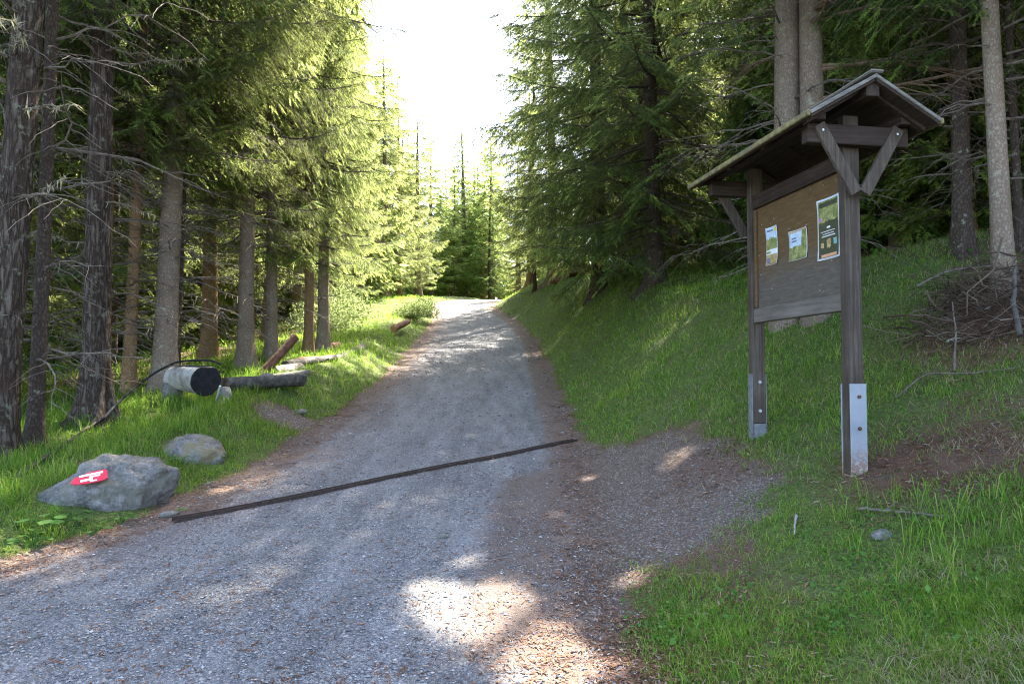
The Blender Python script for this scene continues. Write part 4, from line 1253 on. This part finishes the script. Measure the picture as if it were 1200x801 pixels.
# trees round the crest
def far(px, Y, wpx, crown, s, lab, **k):
    x = (px - 600) / FPX * Y
    return tree(x, Y, crown, max(.06, wpx / FPX * Y / 2), lab, s=s, **k)
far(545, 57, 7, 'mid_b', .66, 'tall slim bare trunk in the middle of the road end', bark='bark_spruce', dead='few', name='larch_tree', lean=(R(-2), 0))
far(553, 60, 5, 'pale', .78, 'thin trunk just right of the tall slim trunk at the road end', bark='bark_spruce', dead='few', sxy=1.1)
far(566, 56, 5, 'pale', .6, 'short leaning trunk right of the road end', bark='bark_warm_lit', dead='few', lean=(R(-3), 0))
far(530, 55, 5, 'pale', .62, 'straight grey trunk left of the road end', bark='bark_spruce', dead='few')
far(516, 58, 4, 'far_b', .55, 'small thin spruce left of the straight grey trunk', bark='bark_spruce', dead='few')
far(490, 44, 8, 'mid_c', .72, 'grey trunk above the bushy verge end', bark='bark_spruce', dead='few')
far(467, 42, 5, 'mid_c', .8, 'reddish brown trunk left of the grey trunk above the verge', bark='bark_warm_lit', dead='few')
far(452, 43, 7, 'mid_c', .85, 'brown trunk leftmost of three above the bright verge', bark='bark_warm_lit', dead='few')
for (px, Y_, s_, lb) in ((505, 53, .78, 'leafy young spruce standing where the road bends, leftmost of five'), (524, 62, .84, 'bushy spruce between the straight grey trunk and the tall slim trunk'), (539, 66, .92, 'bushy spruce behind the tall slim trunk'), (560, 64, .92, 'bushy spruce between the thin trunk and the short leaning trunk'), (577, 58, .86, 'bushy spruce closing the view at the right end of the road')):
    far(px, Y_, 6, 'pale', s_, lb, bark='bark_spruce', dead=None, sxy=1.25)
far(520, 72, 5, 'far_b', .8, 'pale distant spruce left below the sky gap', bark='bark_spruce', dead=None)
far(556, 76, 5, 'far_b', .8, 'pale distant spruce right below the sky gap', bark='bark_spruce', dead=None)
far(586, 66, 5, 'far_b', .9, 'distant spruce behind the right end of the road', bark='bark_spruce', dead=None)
far(621, 39, 8, 'mid_a', .55, 'slim trunk on the sunlit bank near the road crest', bark='bark_warm_lit', dead='few')
far(608, 45, 7, 'mid_c', .5, 'distant trunk where the right bank meets the road end', bark='bark_spruce', dead='few')
# right bank
Rr = [
 (702, 343, 18, 'near_b', 'dark spruce on the right bank with a small yellow mark on its trunk', dict(s=1.1, sxy=1.02, bark='bark_furrow', dead='few', furrow=.08, flare=.25)),
 (768, 333, 19, 'near_b', 'big dark spruce on the right bank with boughs hanging to the grass', dict(s=1.0, sxy=1.22, bark='bark_dark', dead='many')),
 (648, 328, 11, 'mid_a', 'brown trunk beside the stump on the right bank up the road', dict(s=1.15, sxy=1.05, bark='bark_spruce', dead='few')),
 (627, 341, 4, 'mid_c', 'very thin dark trunk at the foot of the sunlit bank', dict(bark='bark_dark', dead='few')),
 (735, 318, 12, 'mid_b', 'spruce between the yellow marked tree and the big dark spruce', dict(bark='bark_dark', dead='many')),
 (888, 300, 18, 'near_a', 'dark spruce behind the notice board just left of the two thick trunks', dict(bark='bark_dark', dead='many', sxy=1.3)),
 (922, 376, 33, 'mid_b', 'smooth pale trunk, left of the two thick trunks behind the notice board', dict(bark='bark_spruce', dead='many', s=1.05, flare=.12)),
 (958, 372, 30, 'larch', 'scaly larch trunk with reddish limbs, right of the two thick trunks behind the notice board', dict(bark='bark_spruce', dead='larch', name='larch_tree', flare=.12)),
 (1128, 298, 19, 'mid_b', 'dark brown trunk uphill of the brushwood right of the notice board', dict(bark='bark_dark', dead='few')),
 (1177, 342, 21, 'near_c', 'pale trunk in front of the brushwood near the right edge', dict(bark='bark_spruce', dead='few')),
 (1196, 296, 9, 'mid_a', 'thin trunk at the very right edge of the picture', dict(bark='bark_dark', dead='many')),
 (1080, 255, 11, 'mid_c', 'small dark spruce uphill between the notice board and the dark brown trunk', dict(bark='bark_dark', dead='many')),
]
for (px, py, w, cr, lab, k) in Rr:
    t = ptree(px, py, w, cr, lab, **k); dbg(lab, [round(v, 2) for v in t.location], round(w / FPX * t.location.y, 2))
    if 'yellow mark' in lab:
        d = Vector((-t.location.x, -t.location.y, 0)).normalized()
        r = w / FPX * t.location.y / 2
        side = Vector((-d.y, d.x, 0))
        bl = MB().box((0, 0, 0), (.012, .10, .16), None, .003).build('trail_blaze', M['yellow_paint'], t)
        ca = t.matrix_basis.to_3x3().inverted()
        bl.location = ca @ (d * (r * 1.13) + Vector((0, 0, .95)))
        bl.rotation_euler = (ca @ Matrix.Rotation(math.atan2(d.y, d.x), 3, 'Z')).to_euler()
tree(6.6, 6.2, 'near_c', .16, 'spruce whose boughs hang in from the right above the notice board roof', bark='bark_spruce', dead='few', s=.78, sxy=1.2)
# the deep forest on both sides
def fill(n, xr_, yr_, ok, mind, kinds, label, group, seed, sr=(.8, 1.1)):
    rng = random.Random(seed); c = 0; tries = 0
    while c < n and tries < 6000:
        tries += 1
        x = rng.uniform(*xr_); y = rng.uniform(*yr_)
        if not ok(x, y): continue
        if any((x - a) ** 2 + (y - b) ** 2 < mind ** 2 for a, b in TREES): continue
        far_ = math.hypot(x, y) > 24
        cr = rng.choice(kinds[1] if far_ else kinds[0])
        tree(x, y, cr, rng.uniform(.10, .19), label, group, rng.choice(['bark_spruce', 'bark_warm_lit', 'bark_dark']), rng.choice(['many', 'few']), hero=False, s=rng.uniform(*sr))
        c += 1
    return c
n1 = fill(84, (-42, -7), (9, 62), lambda x, y: x < x_left(y) - 4.6 and x > -.85 * y - 4, 2.4, (['mid_b', 'dense', 'mid_c'], ['dense', 'far_b', 'dense']), 'spruce among many alike in the shaded forest left of the road', 'spruces in the forest left of the road', 5)
n2 = fill(80, (4, 46), (9, 50), lambda x, y: x > x_right(y) + 4.4 and x < .85 * y + 5, 2.6, (['mid_b', 'dense', 'mid_c'], ['dense', 'far_a', 'dense']), 'spruce among many alike in the dark forest up the right slope', 'spruces in the forest up the right slope', 6, (.66, .9))
fill(24, (6.5, 17), (10.5, 26), lambda x, y: x > x_right(y) + 5.2 and x > .38 * y, 1.5, (['dense', 'mid_c'], ['dense']), 'spruce among many alike in the dark forest up the right slope', 'spruces in the forest up the right slope', 16, (.6, .85))
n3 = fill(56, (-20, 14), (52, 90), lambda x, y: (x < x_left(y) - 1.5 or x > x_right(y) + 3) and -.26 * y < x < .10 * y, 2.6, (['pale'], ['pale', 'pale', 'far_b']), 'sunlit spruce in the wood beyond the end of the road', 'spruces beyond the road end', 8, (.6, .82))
dbg('fill', n1, n2, n3)

# gaps between the boughs where the sun comes through to the ground
def open_gaps(spots):
    D = np.array(SUN_DIR)
    bpy.context.view_layer.update()
    for o in [o for o in bpy.data.objects if o.name.split('.')[0] == 'crown']:
        mw = o.matrix_world; c0 = np.array(mw.translation)
        todo = []; dn = D[:2] / np.linalg.norm(D[:2])
        for (P, r) in spots:
            a = c0[:2] - P[:2]; dn = D[:2] / np.linalg.norm(D[:2])
            if abs(a[0] * dn[1] - a[1] * dn[0]) < 5 and 0 < a @ dn < 26: todo.append((P, r))
        if not todo: continue
        me = o.data; nv = len(me.vertices); V = np.empty(nv * 3, np.float32); me.vertices.foreach_get('co', V); V = V.reshape(-1, 3)
        W = V @ np.array(mw.to_3x3(), np.float32).T + c0.astype(np.float32)
        cut = np.zeros(nv, bool)
        for (P, r) in todo:
            c = np.nonzero(np.abs((W[:, 0] - P[0]) * dn[1] - (W[:, 1] - P[1]) * dn[0]) < r * 1.6)[0]
            q = W[c] - P; t = q @ D; d = np.linalg.norm(q - t[:, None] * D, axis=1)
            k = (d < r * 1.6) & (t > 0); c = c[k]; d = d[k]
            if len(c):
                w = W[c]; rr = r * (1 + .75 * vnoise(w[:, 0] * 5, w[:, 1] * 5, w[:, 2] * 5, 5) + .3 * vnoise(w[:, 0] * 14, w[:, 1] * 14, w[:, 2] * 14, 6))
                cut[c] |= d < rr
        if not cut.any(): continue
        st = np.empty(len(me.polygons), np.int32); me.polygons.foreach_get('loop_start', st)
        lt = np.empty(len(me.polygons), np.int32); me.polygons.foreach_get('loop_total', lt)
        mi = np.empty(len(me.polygons), np.int32); me.polygons.foreach_get('material_index', mi)
        lv = np.empty(len(me.loops), np.int32); me.loops.foreach_get('vertex_index', lv)
        T = np.stack([lv[st[lt == 3] + k] for k in range(3)], -1); Qd = np.stack([lv[st[lt == 4] + k] for k in range(4)], -1)
        kt = ~cut[T].any(1); kq = ~cut[Qd].any(1)
        used = np.zeros(nv, bool); used[T[kt].ravel()] = True; used[Qd[kq].ravel()] = True
        idx = np.cumsum(used) - 1
        o.data = mesh_arrays('crown', V[used], idx[T[kt]], idx[Qd[kq]], list(me.materials), mi[lt == 3][kt], mi[lt == 4][kq])
open_gaps([(onground(px, py), r) for (px, py, r) in ((522, 706, .22), (550, 712, .30), (580, 728, .32), (615, 752, .28), (640, 775, .28), (665, 792, .26), (795, 536, .11), (770, 540, .10), (740, 682, .09), (690, 560, .07), (500, 690, .12), (545, 660, .08), (262, 574, .08))])

# stumps and root mass
def stump(px, py, size, seed, label, mat='redlog'):
    p = onground(px, py)
    o = rock('tree_stump', (p[0], p[1], p[2] + size[2] * .15), size, random.random(), seed, label, .5, ic=ICO4, mat='greylog'); o['category'] = 'stump'
    o.data.materials.clear(); o.data.materials.append(M[mat]); return o
stump(657, 328, (.5, .5, .55), 72, 'broken brown stump beside a trunk on the right bank up the road')
stump(676, 322, (.9, .7, .55), 73, 'heap of reddish dead wood behind the stump on the right bank')

# brushwood heap
def brush(cx, cy, rx, ry_, h, n, seed, label):
    rng = np.random.default_rng(seed); Ps, R0 = [], []
    for k in range(n):
        a = rng.random() * 6.28; rr = math.sqrt(rng.random())
        x, y = cx + rx * rr * math.cos(a), cy + ry_ * rr * math.sin(a)
        z = gz(x, y) + h * (1 - rr ** 2) * rng.random() + .02
        L = rng.uniform(.25, 1.0) * (1.0 if rng.random() < .85 else 1.8); ang = rng.normal() * .9 + math.pi * (rng.random() < .5); el = rng.normal() * .38
        d = np.array([math.cos(ang) * math.cos(el), math.sin(ang) * math.cos(el), math.sin(el)])
        t = np.linspace(-.5, .5, 7)[:, None]
        P = np.array([x, y, z]) + d * L * t
        P[:, 2] += rng.uniform(-.25, .15) * L * (t[:, 0] ** 2 * 2 - .3)
        P += rng.normal(size=P.shape) * .02 * L
        P[:, 2] = np.maximum(P[:, 2], ground_z(P[:, 0], P[:, 1]) + .01)
        Ps.append(P); R0.append(rng.choice([.003, .004, .006, .012], p=[.38, .30, .22, .10]))
    V, Qd = tubes_np(np.stack(Ps), np.array(R0), .002, 4)
    me = mesh_arrays('brushwood', V, None, Qd, [M['brush_wood']])
    return tag(link('brushwood', me), label, 'brushwood', kind='stuff')
bc = onground(1165, 385)
brush(bc[0] + .5, bc[1] + .3, 1.05, .7, .40, 560, 81, 'heap of dry brown brushwood on the right bank')
CLEAR.append((bc[0] + .35, bc[1] + .3, .6))

# bright bush at the end of the left verge and leafy weeds
M['bush'] = mat_island('pale bush leaves', [(0, (.05, .10, .03)), (.7, (.11, .17, .05)), (1, (.20, .24, .10))], trans=(.42, .5, .2))
def leaf_cloud(name, c, size, n, leaf, mat, label, cat, seed, stems=True):
    rng = np.random.default_rng(seed)
    u = rng.normal(size=(n, 3)); u /= np.linalg.norm(u, axis=1)[:, None]; u[:, 2] = np.abs(u[:, 2])
    P = u * (rng.random(n) ** .4)[:, None] * np.array(size) * (1 + .75 * fbm(u[:, 0] * 2.6 + seed, u[:, 1] * 2.6, u[:, 2] * 2.6, seed))[:, None]
    d = rng.normal(size=(n, 3)) + u * .8; d[:, 2] += .1; d /= np.linalg.norm(d, axis=1)[:, None]
    s = np.cross(d, rng.normal(size=(n, 3))); s /= np.linalg.norm(s, axis=1)[:, None]
    l = leaf * rng.uniform(.6, 1.3, n)[:, None]
    V = np.stack([P, P + d * l * .5 + s * l * .3, P + d * l, P + d * l * .5 - s * l * .3], 1).reshape(-1, 3)
    Qd = np.arange(n * 4).reshape(-1, 4)
    t = empty(name, tuple(c)); tag(t, label, cat)
    link('foliage', mesh_arrays('foliage', V, None, Qd, [M[mat]]), t)
    k = 14
    th = rng.random(k) * 6.28; tt = np.linspace(0, 1, 5)[None, :, None]
    e = np.stack([np.cos(th) * size[0] * .6, np.sin(th) * size[1] * .6, np.full(k, size[2] * .75)], -1)
    S = tt * e[:, None, :]; S[:, :, 2] -= .1
    V, Qd = tubes_np(S, .008, .003, 4)
    link('stems', mesh_arrays('stems', V, None, Qd, [M['branch_wood']]), t)
    return t
pbsh = onground(492, 379)
leaf_cloud('bush', (pbsh[0] - .3, pbsh[1] + .6, gz(pbsh[0] - .3, pbsh[1] + .6)), (.85, 1.3, .75), 8000, .065, 'bush', 'leafy green bush at the upper end of the left verge', 'bush', 91)
pw = onground(455, 376)
leaf_cloud('bush', (-6.4, 27.5, gz(-6.4, 27.5)), (1.4, 1.6, 1.3), 9000, .075, 'bush', 'sunlit pale bush beyond the logs left of the leafy bush', 'bush', 92)
leaf_cloud('bush', (-6.0, 23.5, gz(-6.0, 23.5)), (1.2, 1.4, .9), 7000, .07, 'bush', 'sunlit low bush behind the long grey log', 'bush', 93)

def weed(px, py, n, size, seed, label):
    rng = np.random.default_rng(seed); p = onground(px, py)
    m = MB(); st = MB()
    for k in range(n):
        a = rng.random() * 6.28; r = size * rng.uniform(.15, 1); h = size * rng.uniform(.25, .8)
        tip = np.array([math.cos(a) * r, math.sin(a) * r, h])
        st.tube([(0, 0, -.02), tip * .6 + np.array([0, 0, .02]), tip], .003, 5)
        l = size * rng.uniform(.35, .6); d = np.array([math.cos(a), math.sin(a), -.15]); s = np.array([-math.sin(a), math.cos(a), 0])
        w = l * .45
        ring = [tip, tip + d * l * .25 + s * w * .8, tip + d * l * .6 + s * w, tip + d * l, tip + d * l * .6 - s * w, tip + d * l * .25 - s * w * .8]
        c = tip + d * l * .5 - np.array([0, 0, .012])
        m.add(ring + [c], [(i, (i + 1) % 6, 6) for i in range(6)])
    t = empty('weed', tuple(p)); tag(t, label, 'plant')
    m.build('leaves', M['weed'], t, True); st.build('stems', M['clover'], t)
weed(66, 622, 16, .22, 1, 'broad leaved weed at the left foot of the grey boulder')
weed(40, 640, 9, .16, 2, 'small broad leaved weed at the lower left edge of the grass')
weed(142, 612, 9, .12, 3, 'small weed growing at the right front of the grey boulder')
weed(212, 545, 7, .14, 4, 'weed with round leaves between the two boulders')
weed(262, 540, 8, .13, 5, 'weed at the right foot of the tan boulder')
weed(205, 603, 6, .08, 6, 'tiny weed at the left end of the iron drain')
weed(108, 628, 8, .13, 7, 'weed in front of the middle of the grey boulder')

# ---- ground cover
def keep(x, y):
    k = np.ones(len(x), bool)
    for (a, b, r) in CLEAR: k &= (x - a) ** 2 + (y - b) ** 2 > r * r
    return k
rng = np.random.default_rng(55)
sets = []
x, y = scatter(520000, 2.7, 46, 1.35)
d_, g_, n_ = masks(x, y)
cl = .50 + .70 * fbm(x * 1.7, y * 1.7, seed=61) + .55 * fbm(x * 6, y * 6, seed=62)
dR = x - x_right(y); dL = x_left(y) - x
m = (rng.random(len(x)) < g_ * np.clip(cl + .02 + .30 * sstep(5.5, 8, y), 0.02, 1)) & keep(x, y)
x, y, g_, cl, dR, dL = x[m], y[m], g_[m], cl[m], dR[m], dL[m]
hgt = np.where(dR > 0, .042 + .045 * np.clip(cl, 0, 1.2) + .02 * sstep(7, 12, y), .08 + .10 * np.clip(cl, 0, 1.2))
hgt = hgt * (.6 + .8 * rng.random(len(x))) * (.45 + .55 * sstep(.0, .7, np.maximum(dR, dL)))
wd = .0042 * np.maximum(1, y / 5.5) * (.7 + .6 * rng.random(len(x)))
sets.append(blades(x, y, hgt, wd, 1.25, rng, .35))
dbg('turf blades', len(x))
# long tufts: lower right corner, behind the boulders, on the left slope
def tufts(n, cond, hh, per, seed):
    r = np.random.default_rng(seed)
    x, y = scatter(n, 2.8, 22, 1.5)
    d_, g_, _ = masks(x, y); c = cond(x, y) * g_
    m = (r.random(len(x)) < c) & keep(x, y); x, y = x[m], y[m]
    x = np.repeat(x, per) + r.normal(size=len(x) * per) * .035; y = np.repeat(y, per) + r.normal(size=len(y) * per) * .035
    h = hh * (.5 + .8 * r.random(len(x))); w = .0060 * np.maximum(1, y / 7) * (.7 + .5 * r.random(len(x)))
    return blades(x, y, h, w, .75, r, .75)
sets.append(tufts(5200, lambda x, y: sstep(1.9, 2.9, x) * sstep(6.2, 4.8, y) * (fbm(x * 1.5, y * 1.5, seed=71) > -.15), .24, 7, 1))
sets.append(tufts(9000, lambda x, y: sstep(.7, 1.5, x_left(y) - x) * (.35 + .65 * (fbm(x * 1.3, y * 1.3, seed=72) > -.1)), .26, 7, 2))
sets.append(tufts(9000, lambda x, y: sstep(.5, 1.6, x - x_right(y)) * sstep(6.0, 8, y) * .5 * (fbm(x * 1.3, y * 1.3, seed=73) > .0), .20, 6, 3))
grass_object('grass', sets, M['grass'], 'green grass growing over the verges and the bank')
# dry straw
sets = []
x, y = scatter(110000, 2.7, 24, 1.4)
d_, g_, n_ = masks(x, y); dR = x - x_right(y)
c = np.clip(fbm(x * 1.1, y * 1.1, seed=81) * 1.6 + .35, 0, 1) * sstep(.5, 1.6, dR) + .12 * sstep(.6, 1.2, x_left(y) - x)
m = (rng.random(len(x)) < c * (1 - .8 * (d_ > .5))) & keep(x, y); x, y = x[m], y[m]
h = .16 * (.5 + rng.random(len(x))); w = .0036 * np.maximum(1, y / 6)
V, T, Qd = blades(x, y, h * .55, w, 2.3, rng, .25)
sets.append((V, T, Qd))
grass_object('dry_grass', sets, M['straw'], 'dry straw coloured grass lying on the bank')
# low clover-like leaves
def leaves_flat(x, y, size, hmax, rng):
    n = len(x); z = ground_z(x, y) + rng.random(n) * hmax
    P = np.stack([x, y, z], -1); a = rng.random(n) * 6.28
    d = np.stack([np.cos(a), np.sin(a), rng.normal(size=n) * .4], -1); s = np.stack([-np.sin(a), np.cos(a), rng.normal(size=n) * .4], -1)
    l = (size * (.6 + .8 * rng.random(n)))[:, None]
    V = np.stack([P, P + d * l * .5 + s * l * .36, P + d * l, P + d * l * .5 - s * l * .36], 1).reshape(-1, 3)
    return V, np.zeros((0, 3), int), np.arange(n * 4).reshape(-1, 4)
x, y = scatter(120000, 2.7, 16, 1.5)
d_, g_, n_ = masks(x, y)
c = np.clip(fbm(x * 2.4, y * 2.4, seed=91) * 1.6 + .35, 0, 1) * g_ * np.where(x - x_right(y) > 0, 1, .5)
m = (rng.random(len(x)) < c) & keep(x, y); x, y = x[m], y[m]
me = leaves_flat(x, y, .020 * np.maximum(1, y / 6) * np.where(rng.random(len(x)) < .12, 1.6, 1.0), .06, rng)
grass_object('clover', [me], M['clover'], 'low clover and small leaves between the grass', 'ground cover')
# forest undergrowth further back
x = np.concatenate([rng.uniform(-30, -5, 26000), rng.uniform(4, 34, 26000)]); y = rng.uniform(8, 46, 52000)
m = ((x < x_left(y) - 3) | (x > x_right(y) + 3.2)) & (fbm(x * .5, y * .5, seed=95) > -.05)
x, y = x[m], y[m]
me = leaves_flat(x, y, .07 + 0 * x, .28, rng)
grass_object('undergrowth', [me], M['clover'], 'low green undergrowth on the forest floor', 'undergrowth')

# stones
def octa(x, y, s, rng, lift=.3):
    n = len(x); z = ground_z(x, y) + s * lift
    B = np.array([(1, 0, 0), (0, 1, 0), (-1, 0, 0), (0, -1, 0), (0, 0, .7), (0, 0, -.7)], float)
    a = rng.random(n) * 6.28; c, sn = np.cos(a), np.sin(a)
    Vb = B[None] * (1 + .35 * rng.normal(size=(n, 6, 1))) * s[:, None, None] * np.stack([1 + .3 * rng.random(n), .7 + .3 * rng.random(n), .55 + .35 * rng.random(n)], -1)[:, None, :]
    X_ = Vb[..., 0] * c[:, None] - Vb[..., 1] * sn[:, None]; Y_ = Vb[..., 0] * sn[:, None] + Vb[..., 1] * c[:, None]
    V = np.stack([X_ + x[:, None], Y_ + y[:, None], Vb[..., 2] + z[:, None] + .008], -1).reshape(-1, 3)
    F = np.array([(0, 1, 4), (1, 2, 4), (2, 3, 4), (3, 0, 4), (1, 0, 5), (2, 1, 5), (3, 2, 5), (0, 3, 5)])
    return V, (np.arange(n)[:, None, None] * 6 + F[None]).reshape(-1, 3)
x, y = scatter(270000, 2.6, 26, 1.85)
dR = x - x_right(y); dL = x_left(y) - x
d_, g_, n_ = masks(x, y)
inside = np.maximum(dR, dL) < .1
cc = .5 + .6 * fbm(x * .9, y * .9, seed=99) + .3 * fbm(x * 4, y * 4, seed=98)
m = (inside & (rng.random(len(x)) < np.clip(cc, .12, 1))) | (~inside & (d_ > .45) & (rng.random(len(x)) < .22))
x, y = x[m], y[m]
s = np.clip(np.exp(rng.normal(size=len(x)) * .45) * .0048, 0, .013) * np.maximum(1, y / 7)
V, T = octa(x, y, s, rng)
me = mesh_arrays('gravel', V, T, None, [M['stones']])
tag(link('gravel', me), 'loose grey gravel stones on the road', 'gravel', kind='stuff')
# fallen needles and bark crumbs
x, y = scatter(300000, 2.6, 13, 1.5)
d_, g_, n_ = masks(x, y)
dR = x - x_right(y); dL = x_left(y) - x
pr = n_ * .9 + .05 * (dR > .3) + .10 * (d_ > .5) + .12 * np.exp(-((dL + .4) / .4) ** 2)
pr = pr * np.clip(.55 + fbm(x * 5, y * 5, seed=97), .05, 1)
m = rng.random(len(x)) < pr; x, y = x[m], y[m]
n = len(x); z = ground_z(x, y) + .013
a = rng.random(n) * 6.28; l = rng.uniform(.008, .026, n) * np.maximum(1, y / 6); w = rng.uniform(.0012, .0048, n) * np.maximum(1, y / 6)
d = np.stack([np.cos(a) * l, np.sin(a) * l, rng.normal(size=n) * .003], -1); sdn = np.stack([-np.sin(a) * w, np.cos(a) * w, rng.normal(size=n) * .001], -1)
P = np.stack([x, y, z], -1)
V = np.stack([P - d - sdn, P + d - sdn, P + d + sdn, P - d + sdn], 1).reshape(-1, 3)
me = mesh_arrays('needle_litter', V, None, np.arange(n * 4).reshape(-1, 4), [M['litter']])
tag(link('needle_litter', me), 'reddish brown fallen needles on the path edges', 'needle litter', kind='stuff')
dbg('litter', n)

#@@LIGHT
# ------------------------------------------------------------------ light, sky, camera
sd = SUN_DIR
w = bpy.data.worlds.new('World'); SC.world = w; w.use_nodes = True
nt = w.node_tree; bg = nt.nodes['Background']
sky = nt.nodes.new('ShaderNodeTexSky'); sky.sky_type = 'NISHITA'; sky.sun_disc = False
sky.sun_elevation = SUN_EL; sky.sun_rotation = SUN_AZ; sky.altitude = 1200; sky.air_density = .75; sky.dust_density = 4.0; sky.ozone_density = .5
nt.links.new(sky.outputs[0], bg.inputs[0]); bg.inputs[1].default_value = .15
sl_ = bpy.data.lights.new('sun', 'SUN'); sl_.energy = 5.0; sl_.angle = R(.5); sl_.color = (1, .95, .87)
so = bpy.data.objects.new('sun', sl_); COL.objects.link(so); so.rotation_euler = sd.to_track_quat('Z', 'Y').to_euler(); so.location = (10, 20, 40)

cam = bpy.data.cameras.new('camera'); cam.sensor_width = 36; cam.lens = FPX / 1200 * 36; cam.clip_end = 500; cam.clip_start = .05
co = bpy.data.objects.new('camera', cam); COL.objects.link(co); co.location = (0, 0, EYE); co.rotation_euler = (math.pi / 2 + PITCH, 0, 0)
SC.camera = co
SC.view_settings.view_transform = 'Standard'; SC.view_settings.look = 'None'; SC.view_settings.gamma = 1
SC.view_settings.exposure = 3.2
SC.view_settings.use_white_balance = True; SC.view_settings.white_balance_temperature = 6850; SC.view_settings.white_balance_tint = 10
c = SC.cycles
c.max_bounces = 5; c.diffuse_bounces = 3; c.glossy_bounces = 1; c.transmission_bounces = 3; c.transparent_max_bounces = 4
c.use_adaptive_sampling = True; c.adaptive_threshold = .01; c.denoising_prefilter = 'NONE'; c.filter_width = 1.1; c.use_denoising = True
try: c.denoiser = 'OPENIMAGEDENOISE'
except Exception: pass
c.sample_clamp_indirect = 4
